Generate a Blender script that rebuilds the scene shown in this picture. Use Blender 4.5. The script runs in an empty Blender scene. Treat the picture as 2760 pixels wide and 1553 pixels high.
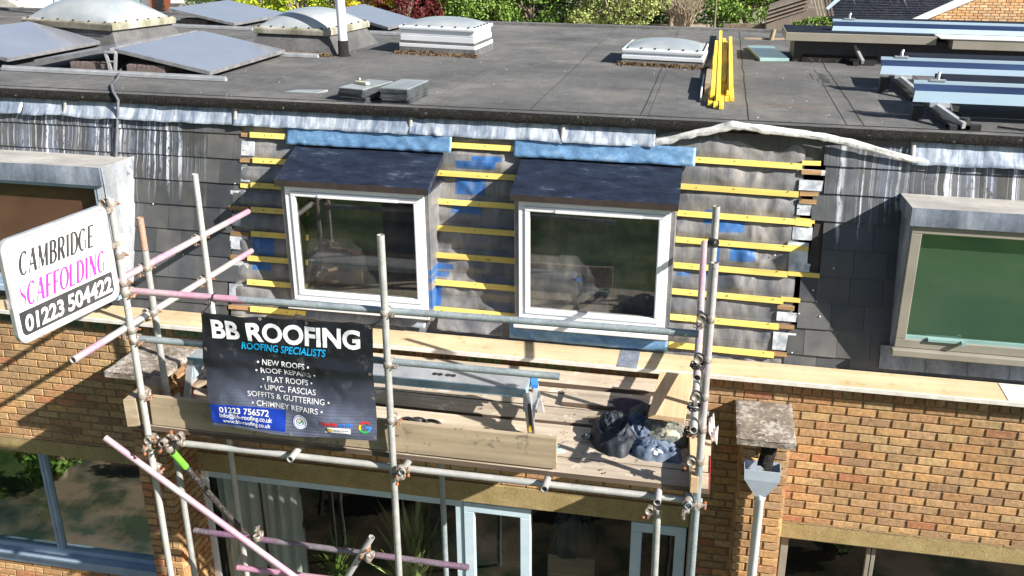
import bpy, bmesh, math, random
from mathutils import Vector, Matrix, noise
R = math.radians
random.seed(7)
SC = bpy.context.scene
COL = SC.collection
# ------------------------------------------------------------------ camera, sky, sun, exposure
FPX = 2545.157
PIT, YAW, ROL = R(21.11333), R(-12.169595), R(-0.411597)
CAMP = Vector((0, -6.9, 6.8128))
_f = Vector((math.sin(YAW)*math.cos(PIT), math.cos(YAW)*math.cos(PIT), -math.sin(PIT)))
_r = Vector((math.cos(YAW), -math.sin(YAW), 0)); _u = _r.cross(_f)
RT = math.cos(ROL)*_r + math.sin(ROL)*_u
UP = -math.sin(ROL)*_r + math.cos(ROL)*_u
cd = bpy.data.cameras.new('camera'); cam = bpy.data.objects.new('camera', cd); COL.objects.link(cam)
M = Matrix((RT, UP, -_f)).transposed().to_4x4(); M.translation = CAMP
cam.matrix_world = M
cd.sensor_fit = 'HORIZONTAL'; cd.sensor_width = 36; cd.lens = 36*FPX/2760
cd.clip_start = .1; cd.clip_end = 2000
SC.camera = cam
SUN = Vector((.80, -.31, .51)).normalized()
w = bpy.data.worlds.new('World'); SC.world = w; w.use_nodes = True
wt = w.node_tree; bg = wt.nodes['Background']
sky = wt.nodes.new('ShaderNodeTexSky'); sky.sky_type = 'NISHITA'; sky.sun_disc = False
sky.sun_elevation = math.asin(SUN.z); sky.sun_rotation = math.atan2(SUN.x, SUN.y)
wt.links.new(sky.outputs[0], bg.inputs[0]); bg.inputs[1].default_value = .052
sd = bpy.data.lights.new('sun', 'SUN'); so = bpy.data.objects.new('sun', sd); COL.objects.link(so)
sd.energy = 5; sd.angle = R(.5); sd.color = (1, .955, .88)
so.rotation_euler = SUN.to_track_quat('Z', 'Y').to_euler(); so.location = (8, -8, 12)
SC.view_settings.view_transform = 'Standard'; SC.view_settings.look = 'None'
SC.view_settings.exposure = 1.12; SC.view_settings.gamma = 1
# ------------------------------------------------------------------ survey helpers: the terrace drops slightly to the right
KS = .0042
def sh(p):
    return Vector((p[0], p[1], p[2] - (KS*(p[2]-2)*(p[0]+2.4) if p[1] < 16 and p[2] < 9 and p[0] > -20 else 0)))
def unsh(p):
    a = p[0]+2.4; return Vector((p[0], p[1], (p[2]-2*KS*a)/(1-KS*a)))
def ray(x, y): return RT*((x-1380)/FPX) - UP*((y-776.5)/FPX) + _f
def aY(x, y, Y):
    d = ray(x, y); return unsh(CAMP + d*((Y-CAMP.y)/d.y))
def aX(x, y, X):
    d = ray(x, y); return unsh(CAMP + d*((X-CAMP.x)/d.x))
def aZ(x, y, Z):
    z = Z; d = ray(x, y)
    for _ in range(15):
        q = unsh(CAMP + d*((z-CAMP.z)/d.z)); z += Z-q.z
    return unsh(CAMP + d*((z-CAMP.z)/d.z))
# ------------------------------------------------------------------ node mini language
class T:
    def __init__(s, name):
        s.m = bpy.data.materials.new(name); s.m.use_nodes = True; s.t = s.m.node_tree
        s.b = s.t.nodes['Principled BSDF']; s.out = s.t.nodes['Material Output']
        s.g = None
    def n(s, typ, ins=None, **props):
        x = s.t.nodes.new('ShaderNode'+typ)
        for k, v in props.items(): setattr(x, k, v)
        for k, v in (ins or {}).items(): s.put(x.inputs[k], v)
        return x
    def put(s, sock, v):
        if isinstance(v, bpy.types.NodeSocket): s.t.links.new(v, sock)
        elif v is not None:
            if isinstance(v, (tuple, list)) and len(v) == 3 and sock.type == 'RGBA': v = (*v, 1)
            sock.default_value = v
    def pos(s, sc=(1, 1, 1), loc=(0, 0, 0)):
        if s.g is None: s.g = s.n('NewGeometry').outputs['Position']
        return s.n('Mapping', {0: s.g, 'Scale': sc, 'Location': loc}).outputs[0]
    def noise(s, scale=5, detail=3, rough=.55, vec=None, st=(1, 1, 1)):
        return s.n('TexNoise', {'Vector': vec or s.pos(st), 'Scale': scale, 'Detail': detail, 'Roughness': rough}).outputs[0]
    def ramp(s, fac, *stops):
        x = s.n('ValToRGB', {0: fac}); e = x.color_ramp.elements
        while len(e) < len(stops): e.new(.5)
        for q, (p, c) in zip(e, stops):
            q.position = p; q.color = (c, c, c, 1) if isinstance(c, (int, float)) else (*c, 1)
        return x.outputs[0]
    def mix(s, f, a, b, mode='MIX'):
        x = s.n('MixRGB', {0: f}, blend_type=mode); s.put(x.inputs[1], a); s.put(x.inputs[2], b); return x.outputs[0]
    def math(s, op, a, b=0, c=None):
        x = s.n('Math', {0: a, 1: b}, operation=op)
        if c is not None: s.put(x.inputs[2], c)
        return x.outputs[0]
    def attr(s, nm='Col'): return s.n('Attribute', attribute_name=nm).outputs['Color']
    def xyz(s):
        if s.g is None: s.g = s.n('NewGeometry').outputs['Position']
        return s.n('SeparateXYZ', {0: s.g}).outputs
    def band(s, v, a, b, soft=.01):
        x = s.n('MapRange', {0: v, 1: a-soft, 2: a+soft, 3: 0., 4: 1.}).outputs[0]
        y = s.n('MapRange', {0: v, 1: b-soft, 2: b+soft, 3: 1., 4: 0.}).outputs[0]
        return s.math('MULTIPLY', x, y)
    def fin(s, col, rough=.7, bump=None, bs=.3, bd=.01, metal=0, spec=.5, **kw):
        s.put(s.b.inputs['Base Color'], col); s.put(s.b.inputs['Roughness'], rough)
        s.put(s.b.inputs['Metallic'], metal); s.put(s.b.inputs['Specular IOR Level'], spec)
        if bump is not None:
            s.put(s.b.inputs['Normal'], s.n('Bump', {'Height': bump, 'Strength': bs, 'Distance': bd}).outputs[0])
        for k, v in kw.items(): s.put(s.b.inputs[k.replace('_', ' ')], v)
        return s.m
def ctint(t, c, a=.5):
    o = t.n('ObjectInfo').outputs['Random']; return t.mix(a, c, t.ramp(o, (0., (.72, .7, .68)), (.5, (1., 1., 1.)), (1., (1.22, 1.18, 1.1))), 'MULTIPLY')
def simple(name, c1, c2=None, scale=8, rough=.7, st=(1, 1, 1), bs=.15, bd=.004, metal=0, spec=.5, detail=4, lo=.35, hi=.65):
    t = T(name); f = t.noise(scale, detail, .6, st=st)
    c = t.mix(t.ramp(f, (lo, 0.), (hi, 1.)), c1, c2 or tuple(.7*x for x in c1))
    return t.fin(c, rough, f, bs, bd, metal, spec)
MT = {}
def brickmat(name, tint=(1, 1, 1)):
    t = T(name); a = t.attr()
    f = t.noise(28, 5, .65); g = t.noise(160, 3, .7); big = t.noise(1.3, 3)
    c = t.mix(.7, a, t.ramp(f, (.25, .5), (.75, 1.7)), 'MULTIPLY')
    c = t.mix(t.ramp(g, (.52, 0.), (.7, .45)), c, (.42, .33, .23))
    c = t.mix(t.ramp(g, (.25, .5), (.42, 0.)), c, (.07, .05, .035))
    c = t.mix(.8, c, t.ramp(big, (.3, (.72, .7, .72)), (.5, (1., .97, .93)), (.7, (1.18, 1.05, .88))), 'MULTIPLY')
    c = t.mix(t.math('MULTIPLY', t.ramp(t.noise(2.4, 5, .75, st=(1, 1, .5)), (.55, 0.), (.72, .7)), t.n('MapRange', {0: t.xyz()[2], 1: 2.7, 2: 3.35, 3: .25, 4: 1.}).outputs[0]), c, (.12, .105, .075))
    c = t.mix(1., c, tint, 'MULTIPLY')
    return t.fin(c, .9, t.math('ADD', f, g), .8, .008, spec=.2)
MT['brick'] = brickmat('brick')
t = T('mortar'); f = t.noise(90, 4)
MT['mortar'] = t.fin(t.ramp(f, (.3, (.20, .135, .07)), (.7, (.38, .28, .17))), .95, f, .6, .004, spec=.1)
# slate with lead run-off
t = T('slate'); a = t.attr(); o = t.xyz()
f = t.noise(6, 4); s1 = t.noise(38, 3, .6, st=(1, .0, .006)); s2 = t.noise(3.0, 2, st=(1, 1, .3)); fine = t.noise(70, 3, st=(1, 1, .4))
c = t.mix(.75, a, t.ramp(f, (.3, (.7, .7, .72)), (.7, (1.25, 1.2, 1.12))), 'MULTIPLY')
c = t.mix(t.ramp(s2, (.45, 0.), (.7, .55)), c, t.mix(1., c, (1.5, 1.45, 1.3), 'MULTIPLY'))
zm = t.n('MapRange', {0: t.math('ADD', o[2], t.math('MULTIPLY', t.noise(9, 3, .7, st=(1, 0., .1)), .5)), 1: 4.92, 2: 5.3, 3: 0., 4: 1.}).outputs[0]
xl = t.math('ADD', t.band(o[0], -6.35, -4.55, .22), t.n('MapRange', {0: o[0], 1: .75, 2: 1.15, 3: 0., 4: 1.}).outputs[0])
thr = t.math('MULTIPLY', zm, xl)
wob = t.noise(5, 2, st=(1, 1, .25))
def streak(sc, lo, hi, zhi, ln, amt, col, c, sd):
    wv = t.n('VectorMath', {0: t.pos((1, 0, 0), (sd, 0, 0)), 1: t.n('CombineXYZ', {0: t.math('MULTIPLY', t.noise(3, 2, st=(1, 1, 1)), .05)}).outputs[0]}, operation='ADD').outputs[0]
    a_ = t.ramp(t.noise(sc, 2, .5, vec=wv), (lo, 0.), (hi, 1.))
    L_ = t.math('MULTIPLY', t.noise(sc*.45, 2, .6, vec=wv), ln)
    v_ = t.n('MapRange', {0: t.math('ADD', t.math('SUBTRACT', o[2], zhi), L_), 1: 0., 2: .16, 3: 0., 4: 1.}).outputs[0]
    brk = t.math('MULTIPLY', t.ramp(t.noise(26, 4, .75, st=(1, 1, .35)), (.36, .05), (.50, 1.)), t.ramp(t.noise(1.9, 2), (.35, .15), (.55, 1.)))
    return t.mix(t.math('MULTIPLY', t.math('MULTIPLY', t.math('MULTIPLY', a_, v_), t.math('MULTIPLY', xl, brk)), amt), c, col)
c = streak(7, .45, .65, 5.17, .8, .5, (.22, .27, .38), c, 3.)
c = streak(38, .54, .64, 5.18, 1.1, .6, (.48, .52, .62), c, 0.)
c = streak(17, .56, .60, 5.16, 1.3, .9, (.72, .76, .84), c, 8.)
c = streak(61, .60, .64, 5.19, 1.25, .75, (.7, .74, .82), c, 5.)
MT['slate'] = t.fin(c, t.ramp(f, (.3, .38), (.7, .6)), fine, .12, .003, spec=.5)
# roof felt
t = T('roof_felt'); f1 = t.noise(.9, 4, .6); f2 = t.noise(170, 2, .8); f3 = t.noise(7, 4, .65); f4 = t.noise(1.7, 3, st=(.4, 1, 1))
c = t.ramp(f1, (.3, (.080, .081, .084)), (.55, (.120, .119, .118)), (.75, (.170, .162, .150)))
c = t.mix(.9, c, t.ramp(f2, (.32, .3), (.68, 2.0)), 'MULTIPLY')
pv = t.n('TexVoronoi', {'Vector': t.pos((.55, .9, 1)), 'Scale': 1.1}, feature='SMOOTH_F1').outputs[0]; c = t.mix(.55, c, t.ramp(t.math('ADD', pv, t.math('MULTIPLY', t.noise(3, 5, .7), .5)), (.45, .72), (.60, 1.28), (.68, .88), (.9, 1.12)), 'MULTIPLY')
c = t.mix(.6, c, t.ramp(f3, (.3, .7), (.7, 1.25)), 'MULTIPLY')
c = t.mix(t.ramp(f4, (.6, 0.), (.74, .5)), c, (.18, .135, .105))
c = t.mix(t.ramp(t.noise(60, 2, .5), (.76, 0.), (.78, .7)), c, (.4, .39, .37))
MT['felt'] = t.fin(c, .92, t.math('ADD', f2, f3), .9, .010, spec=.25)
t = T('kerb_felt'); f1 = t.noise(14, 4); f2 = t.noise(120, 3, .8); f3 = t.noise(22, 5, .7)
c = t.mix(t.ramp(f2, (.48, 0.), (.75, 1.)), (.008, .008, .008), (.085, .08, .07))
c = t.mix(t.ramp(f3, (.6, 0.), (.68, .5)), c, (.09, .08, .03))
c = t.mix(t.ramp(f3, (.3, .7), (.36, 0.)), c, (.34, .33, .3))
MT['kerb'] = t.fin(c, .95, f2, .9, .01, spec=.2)
# leads
def lead(name, dark, mid, pale, lo=.3, hi=.7, rough=.5, st=(1, 1, .18), sc=9, metal=.15, blue=None):
    t = T(name); f = t.noise(sc, 5, .7, st=st); g = t.noise(2.2, 3); h = t.noise(40, 4, .7)
    k = t.math('ADD', t.math('MULTIPLY', f, .7), t.math('MULTIPLY', g, .3))
    c = t.ramp(k, (lo, dark), ((lo+hi)/2, mid), (hi, pale))
    c = t.mix(.35, c, t.ramp(h, (.3, .6), (.7, 1.3)), 'MULTIPLY')
    if blue: c = t.mix(t.ramp(t.noise(1.6, 2, st=(1, 1, 2)), (.5, 0.), (.62, .8)), c, blue)
    return t.fin(c, rough, t.math('ADD', g, t.math('MULTIPLY', h, .2)), .25, .03, metal, .5)
MT['lead_old'] = lead('weathered_lead', (.09, .13, .21), (.30, .35, .43), (.60, .64, .68), .34, .64, .5, (1, .3, .012), 22)
MT['lead_new'] = lead('new_lead', (.08, .17, .32), (.17, .33, .54), (.46, .6, .74), .36, .72, .42, (.6, 1, 1), 11, .3)
MT['lead_dark'] = lead('black_lead', (.012, .016, .030), (.024, .032, .056), (.16, .19, .24), .40, .74, .36, (.35, 1, 1), 14, .1)
MT['brown_edge'] = simple('dark_brown_drip_edge', (.05, .035, .03), (.03, .022, .02), 9, .6)
MT['lead_pale'] = lead('pale_lead', (.3, .29, .27), (.42, .4, .37), (.55, .53, .5), .35, .65, .6, (.4, 1, 1), 5, .1)
MT['lead_white'] = lead('white_lead', (.24, .26, .29), (.36, .38, .41), (.5, .51, .54), .35, .65, .5, (1, 1, .3), 5, .1)
MT['lead_grey'] = lead('grey_lead', (.10, .12, .16), (.2, .23, .29), (.36, .4, .47), .35, .65, .55, (1, 1, .3), 5, .15)
MT['lead_flap'] = lead('lifted_lead', (.10, .10, .10), (.50, .50, .49), (.70, .69, .67), .30, .58, .6, (1, 1, .5), 16, .05)
MT['upvc'] = simple('white_upvc', (.80, .82, .84), (.70, .73, .77), 2.5, .3, bs=.02)
MT['upvc_sill'] = simple('white_sill', (.80, .80, .80), (.66, .66, .66), 5, .35, bs=.03)
MT['paint_blue'] = simple('pale_blue_paint', (.56, .68, .75), (.47, .6, .68), 5, .45, bs=.05)
MT['paint_steel'] = simple('slate_blue_paint', (.33, .43, .54), (.25, .34, .44), 4, .5, bs=.05)
MT['bronze'] = simple('taupe_frame_paint', (.29, .265, .22), (.24, .22, .18), 4, .5, bs=.05)
def wood(name, c1, c2, st=(.05, 1, 1), sc=30, rough=.75, grain=.7, knots=True, var=True, speck=None):
    t = T(name); f = t.noise(sc, 5, .65, st=st); g = t.noise(1.5, 3)
    c = t.mix(t.ramp(f, (.3, 0.), (.7, 1.)), c1, c2); c = ctint(t, c, .6)
    if var: c = t.mix(grain, c, t.ramp(g, (.3, .75), (.7, 1.2)), 'MULTIPLY')
    if knots:
        v = t.n('TexVoronoi', {'Vector': t.pos(tuple(max(a, .35) for a in st)), 'Scale': 9.}).outputs[0]
        c = t.mix(t.ramp(v, (.035, .85), (.09, 0.)), c, tuple(.28*x for x in c2))
    if speck: c = t.mix(t.ramp(t.noise(9, 4, .7), (.58, 0.), (.66, .7)), c, speck)
    return t.fin(c, rough, f, .3, .003, spec=.3)
MT['grime'] = simple('grimy_board_edge', (.075, .052, .038), (.14, .1, .07), 14, .9, st=(.1, 1, 1))  # dark brown paints gap shade on board sides; also colours the chips
MT['batten'] = wood('yellow_treated_softwood', (.84, .68, .19), (.68, .50, .12), knots=True)
MT['batten_y'] = wood('yellow_treated_softwood_bundle', (.90, .68, .10), (.80, .52, .06), st=(1, .05, 1))
MT['oldwood'] = wood('old_orange_batten_wood', (.42, .27, .13), (.2, .11, .05))
MT['deckwood'] = wood('scaffold_board_wood', (.56, .48, .38), (.35, .29, .225), sc=22, speck=(.66, .61, .55))
MT['toewood'] = wood('toe_board_wood', (.40, .325, .225), (.235, .185, .125), sc=16, speck=(.12, .1, .08))
MT['plankwood'] = wood('fresh_plank_wood', (.66, .46, .28), (.5, .34, .2), st=(1, .05, 1), sc=25)
MT['coping'] = wood('buff_coping', (.62, .50, .34), (.44, .35, .21), sc=7, rough=.85, knots=False, speck=(.40, .30, .13))
MT['coping_edge'] = simple('painted_coping_edge', (.74, .71, .65), (.6, .56, .5), 14, .7)
MT['shed'] = wood('grey_shed_wood', (.3, .25, .2), (.16, .13, .11), st=(1, 1, .1), knots=False)
# membrane with faint print
t = T('roof_membrane'); o = t.xyz(); f = t.noise(3, 4); g = t.noise(.9, 2)
f = t.noise(2.2, 5, .7, st=(1.6, 1, .7)); c = t.ramp(f, (.32, (.075, .085, .11)), (.5, (.17, .168, .172)), (.68, (.29, .272, .255)))
lx = t.math('LESS_THAN', t.math('FRACT', t.math('MULTIPLY', o[0], 7.0)), .03)
lz = t.math('LESS_THAN', t.math('FRACT', t.math('MULTIPLY', o[2], 5.2)), .035)
c = t.mix(t.math('MULTIPLY', t.math('MAXIMUM', lx, lz), .4), c, (.04, .06, .1))
BL = [(.10, .30, 4.50, 4.60), (.20, .40, 4.28, 4.42), (-.02, .07, 4.55, 4.66), (.06, .12, 4.22, 4.40), (.0, .05, 4.14, 4.19), (-.21, -.1, 4.14, 4.165),
      (-2.10, -1.83, 4.68, 4.84), (-2.1, -1.75, 4.89, 4.96), (-1.96, -1.7, 4.96, 5.0), (-2.12, -1.86, 4.53, 4.64), (-2.27, -2.18, 3.76, 3.93), (-2.25, -2.08, 4.06, 4.11), (-2.25, -2.12, 4.0, 4.04),
      (-3.93, -3.72, 4.08, 4.24), (-3.93, -3.75, 3.95, 4.03)]
k = None
for a, b, z0, z1 in BL:
    q = t.math('MULTIPLY', t.band(o[0], a, b, .004), t.band(o[2], z0, z1, .004)); k = q if k is None else t.math('MAXIMUM', k, q)
c = t.mix(t.math('MULTIPLY', k, t.ramp(t.noise(14, 3), (.25, .55), (.55, 1.))), c, (.03, .12, .34))
MT['membrane'] = t.fin(c, .42, t.noise(22, 5, .7), .35, .012, spec=.5)
t = T('foil_insulation'); f = t.noise(12, 4)
MT['foil'] = t.fin(t.ramp(f, (.35, (.3, .33, .38)), (.6, (.66, .68, .7))), .45, f, .3, .02, .2)
# concretes
t = T('lintel_concrete'); f = t.noise(6, 5, .7); g = t.noise(60, 3); h = t.noise(1.5, 2)
c = t.ramp(f, (.3, (.27, .2, .085)), (.7, (.42, .32, .15)))
c = t.mix(t.ramp(g, (.6, 0.), (.7, .5)), c, (.5, .46, .36))
c = t.mix(t.ramp(g, (.3, .6), (.4, 0.)), c, (.08, .06, .03))
MT['lintel'] = t.fin(c, .9, g, .5, .004, spec=.2)
t = T('lichened_concrete'); f = t.math('ADD', t.math('MULTIPLY', t.noise(24, 6, .8), .65), t.math('MULTIPLY', t.noise(5, 3, .6), .35)); g = t.noise(9, 3); h = t.noise(11, 5, .75)
c = t.ramp(g, (.3, (.12, .095, .075)), (.7, (.23, .19, .15)))
c = t.mix(t.ramp(f, (.49, 0.), (.58, .9)), c, (.46, .42, .38))
c = t.mix(t.ramp(h, (.3, .9), (.38, 0.)), c, (.04, .035, .03))
MT['lichen'] = t.fin(c, .95, f, .9, .012, spec=.15)
# scaffold tube
def tubemat(name, base, c2, pink=None, amt=0.):
    t = T(name); f = t.noise(7, 4, .6); g = t.noise(55, 4, .75); h = t.math('ADD', t.math('MULTIPLY', t.noise(1.3, 2), .8), t.math('MULTIPLY', t.noise(26, 4, .8), .2)); base = tuple(.8*q for q in base); c2 = tuple(.84*q for q in c2)
    c = t.mix(t.ramp(f, (.35, 0.), (.65, 1.)), base, c2)
    if pink: c = t.mix(t.ramp(h, (.5-amt*.25, 0.), (.62-amt*.2, 1.)), c, pink)
    c = t.mix(t.ramp(g, (.56, 0.), (.66, .6)), c, (.62, .62, .6))
    c = t.mix(t.ramp(g, (.3, .7), (.38, 0.)), c, (.10, .08, .06))
    c = t.mix(t.ramp(t.noise(17, 5, .8), (.62, 0.), (.7, .6)), c, (.24, .13, .07))
    return t.fin(c, .5, g, .15, .002, .35)
MT['tube'] = tubemat('galvanised_tube', (.40, .41, .40), (.55, .55, .53))
MT['tube_pale'] = tubemat('pale_galvanised_tube', (.56, .56, .54), (.68, .67, .64))
MT['tube_blue'] = tubemat('blue_grey_tube', (.3, .36, .39), (.42, .48, .5))
MT['tube_pink'] = tubemat('pink_marked_tube', (.54, .52, .50), (.66, .62, .6), (.62, .30, .43), .35)
MT['tube_rose'] = tubemat('rose_tube', (.50, .48, .48), (.60, .56, .56), (.56, .26, .40), .1)
MT['tube_purple'] = tubemat('purple_tube', (.22, .19, .22), (.36, .32, .35), (.30, .15, .26), .3)
MT['tube_dark'] = tubemat('dark_tube', (.05, .045, .045), (.09, .08, .075))
MT['tube_rust'] = tubemat('rust_topped_tube', (.4, .38, .34), (.46, .42, .36), (.5, .3, .22), .7)
MT['green_tape'] = simple('green_tape', (.2, .62, .06), (.15, .5, .04), 12, .5)
MT['coupler'] = simple('galvanised_coupler', (.42, .385, .34), (.17, .13, .10), 34, .5, metal=.3)
MT['rustbolt'] = simple('rusty_bolt', (.42, .16, .06), (.28, .1, .05), 50, .8)
MT['cord'] = simple('black_cord', (.012, .012, .012), None, 30, .6)
MT['cable_grey'] = simple('dull_grey_cable', (.16, .17, .19), (.08, .085, .1), 9, .6)
MT['black'] = simple('black_plastic', (.02, .02, .022), (.03, .03, .032), 20, .5)
MT['alu'] = simple('bare_aluminium', (.66, .67, .68), (.5, .52, .55), 9, .38, metal=.55)
MT['alu_blue'] = simple('blue_sheened_aluminium', (.50, .64, .75), (.42, .56, .68), 4, .35, metal=.25, st=(.1, 1, 1))
MT['alu_deep'] = simple('deep_blue_channel', (.010, .022, .06), (.025, .05, .12), 4, .75, metal=.0, spec=.15, st=(.1, 1, 1))
MT['alu_teal'] = simple('scuffed_teal_aluminium', (.40, .52, .56), (.22, .36, .44), 7, .4, metal=.2)
MT['navy'] = simple('dark_panel_frame', (.008, .010, .018), (.016, .02, .03), 6, .75, spec=.15)
MT['white_plastic'] = simple('white_plastic', (.8, .8, .8), (.68, .69, .7), 7, .4)
MT['grey_plastic'] = simple('grey_hopper_plastic', (.46, .52, .6), (.4, .46, .54), 9, .4)
t = T('skylight_dome'); f = t.noise(3, 4); g = t.noise(24, 5, .7)
MT['dome'] = t.fin(t.mix(t.ramp(g, (.55, 0.), (.7, .5)), t.ramp(f, (.3, (.28, .32, .35)), (.7, (.44, .46, .46))), (.36, .33, .27)), .14, spec=.7, Coat_Weight=.4)
MT['rim'] = simple('weathered_skylight_rim', (.46, .43, .38), (.17, .165, .10), 5, .7, detail=6, st=(1, 1, .3))
MT['rim_moss'] = simple('mossy_skylight_rim', (.3, .27, .2), (.17, .15, .1), 7, .8)
MT['moss'] = simple('roof_moss_litter', (.19, .12, .06), (.07, .05, .035), 45, .95, bs=.9, bd=.02)
t = T('solar_glass'); f = t.noise(1.2, 2)
MT['solar'] = t.fin(t.ramp(f, (.3, (.21, .225, .275)), (.7, (.26, .275, .32))), .27, spec=.8, Coat_Weight=.6, Coat_Roughness=.1)
MT['frame_silver'] = simple('solar_frame', (.36, .36, .37), (.22, .22, .23), 12, .4, metal=.4)
MT['ballast'] = simple('ballast_brick', (.2, .15, .14), (.11, .085, .08), 30, .9)
MT['slatepile'] = simple('new_slate', (.045, .05, .055), (.10, .11, .115), 8, .45)
MT['slatetop'] = simple('slate_face', (.30, .33, .34), (.22, .245, .25), 5, .45)
MT['greenglass'] = simple('pale_green_glass', (.3, .46, .44), (.24, .38, .37), 3, .15, spec=.8)
# glass
def glassmat(name, tint=(.5, .55, .52), refl=.35, rough=.02, rtint=(.9, 1, .95), k=.6):
    t = T(name); t.t.nodes.remove(t.b)
    tr = t.n('BsdfTransparent', {0: (*tint, 1)}).outputs[0]
    gl = t.n('BsdfGlossy', {0: (*rtint, 1), 'Roughness': rough, 'Normal': t.n('Bump', {'Height': t.noise(1.7, 1), 'Strength': .04, 'Distance': .05}).outputs[0]}).outputs[0]
    lw = t.n('LayerWeight', {0: .35}).outputs['Fresnel']
    fc = t.math('ADD', t.math('MULTIPLY', lw, k), refl)
    mx = t.n('MixShader', {0: fc, 1: tr, 2: gl}).outputs[0]
    t.t.links.new(mx, t.out.inputs[0]); return t.m
MT['glass'] = glassmat('window_glass', (.7, .7, .68), .13, rtint=(.82, .84, .8))
MT['glass_low'] = glassmat('lower_window_glass', (.85, .9, .88), .03, k=.42)
t = T('green_blind'); o = t.xyz(); f = t.noise(5, 6, .75, st=(.5, 1, 1.4)); q_ = t.n('MapRange', {0: o[2], 1: 4.25, 2: 4.45, 3: 0., 4: 1.}).outputs[0]; MT['blind_green'] = t.fin(t.mix(t.math('MULTIPLY', q_, t.ramp(f, (.35, .1), (.65, 1.))), (.24, .34, .28), (.30, .42, .24)), .8)  # reflected greenery painted into the colour of the panel behind the pane
MT['blind_brown'] = simple('brown_blind', (.17, .11, .07), (.09, .045, .035), 1.6, .85, st=(.5, 1, 1))
MT['glass_green'] = glassmat('green_tinted_glass', (.75, .85, .78), .16, .05, (.8, 1, .85))  # green tint stands for the garden mirrored in the pane
MT['glass_brown'] = glassmat('brown_tinted_glass', (.9, .82, .78), .0, .04, (1, .75, .62), .12)
MT['room'] = simple('dim_room_wall', (.11, .10, .09), (.08, .07, .065), 2, .9)
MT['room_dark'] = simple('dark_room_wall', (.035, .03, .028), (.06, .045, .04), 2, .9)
MT['roomfloor'] = wood('room_floor_wood', (.3, .22, .15), (.16, .11, .075), knots=False)
MT['brickred'] = simple('red_chimney_breast', (.25, .07, .05), (.18, .05, .04), 12, .9)
MT['curtain'] = simple('pale_curtain', (.55, .56, .52), (.42, .43, .4), 9, .9, st=(1, 1, .05))
# cloth and misc
MT['denim'] = simple('blue_denim', (.03, .055, .11), (.17, .21, .27), 9, .9, bs=.4)
MT['darkcloth'] = simple('black_blue_cloth', (.008, .012, .018), (.016, .022, .032), 6, .6, bs=.3)
MT['greycloth'] = simple('grey_green_cloth', (.1, .11, .1), (.2, .2, .17), 8, .9, bs=.4)
MT['creamcloth'] = simple('cream_cloth', (.6, .54, .4), (.45, .42, .3), 10, .9, bs=.3)
MT['plumcloth'] = simple('plum_cloth', (.12, .085, .1), (.07, .055, .07), 8, .9, bs=.4)
MT['white_paint'] = simple('white_print', (.8, .8, .82), (.72, .73, .76), 4, .5)
MT['sign_white'] = simple('white_sign_face', (.88, .88, .88), (.84, .84, .85), 3, .35, bs=.02)
MT['sign_black'] = simple('black_sign_band', (.035, .035, .037), (.06, .06, .062), 6, .4, bs=.05)
MT['ink_grey'] = simple('dark_grey_ink', (.05, .05, .05), None, 8, .5)
MT['ink_pink'] = simple('magenta_ink', (.86, .045, .36), None, 8, .5)
MT['ink_cyan'] = simple('cyan_ink', (.01, .48, .95), None, 8, .5)
MT['ink_red'] = simple('red_ink', (.75, .03, .03), None, 8, .5)
MT['ink_blue'] = simple('blue_ink', (.05, .25, .85), None, 8, .5)
MT['ink_green'] = simple('green_ink', (.04, .42, .10), None, 8, .5)
MT['ink_yellow'] = simple('yellow_ink', (.9, .6, .02), None, 8, .5)
MT['banner_blue'] = simple('royal_blue_vinyl', (.012, .05, .42), (.01, .035, .3), 3, .35)
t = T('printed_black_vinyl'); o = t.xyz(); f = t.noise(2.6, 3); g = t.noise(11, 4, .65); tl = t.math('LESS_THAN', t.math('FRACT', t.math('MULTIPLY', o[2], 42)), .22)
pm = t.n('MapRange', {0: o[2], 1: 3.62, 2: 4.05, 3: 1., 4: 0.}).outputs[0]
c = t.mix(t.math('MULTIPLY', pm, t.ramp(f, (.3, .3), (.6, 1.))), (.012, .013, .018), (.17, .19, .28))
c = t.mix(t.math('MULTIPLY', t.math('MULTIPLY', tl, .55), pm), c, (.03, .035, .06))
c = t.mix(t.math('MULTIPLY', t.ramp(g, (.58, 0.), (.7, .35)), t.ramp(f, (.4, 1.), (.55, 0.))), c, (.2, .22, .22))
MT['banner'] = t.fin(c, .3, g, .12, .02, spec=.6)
MT['red_tape'] = simple('red_edge_band', (.5, .02, .03), None, 8, .7)
MT['plasticbag'] = simple('crumpled_pale_plastic', (.7, .66, .64), (.5, .46, .45), 20, .4)
# ground and planting
t = T('lawn'); f = t.noise(.55, 6, .7); g = t.noise(40, 4, .7)
MT['lawn'] = t.fin(t.mix(.7, t.ramp(f, (.36, (.012, .025, .008)), (.5, (.04, .075, .02)), (.62, (.10, .13, .045)), (.7, (.12, .09, .05))), t.ramp(g, (.3, .5), (.7, 1.5)), 'MULTIPLY'), .95, g, .8, .03, spec=.1)
MT['patio'] = simple('patio_slabs', (.15, .105, .07), (.02, .03, .012), 1.8, .9, detail=6, lo=.42, hi=.58)
t = T('gravel'); g = t.noise(14, 5, .8); f = t.noise(1, 3)
MT['gravel'] = t.fin(t.mix(.6, t.ramp(f, (.3, (.2, .17, .12)), (.7, (.42, .36, .28))), t.ramp(g, (.3, .5), (.7, 1.4)), 'MULTIPLY'), .95, g, .8, .03)
def leafmat(name, c1, c2, c3=None):
    t = T(name); a = t.attr(); f = t.noise(1.3, 3)
    c = t.mix(t.ramp(f, (.3, 0.), (.7, 1.)), c1, c2); c = t.mix(1., c, a, 'MULTIPLY')
    return t.fin(c, .6, spec=.3, Subsurface_Weight=0.0)
MT['leaf_green'] = leafmat('green_leaves', (.10, .19, .03), (.19, .30, .05))
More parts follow.
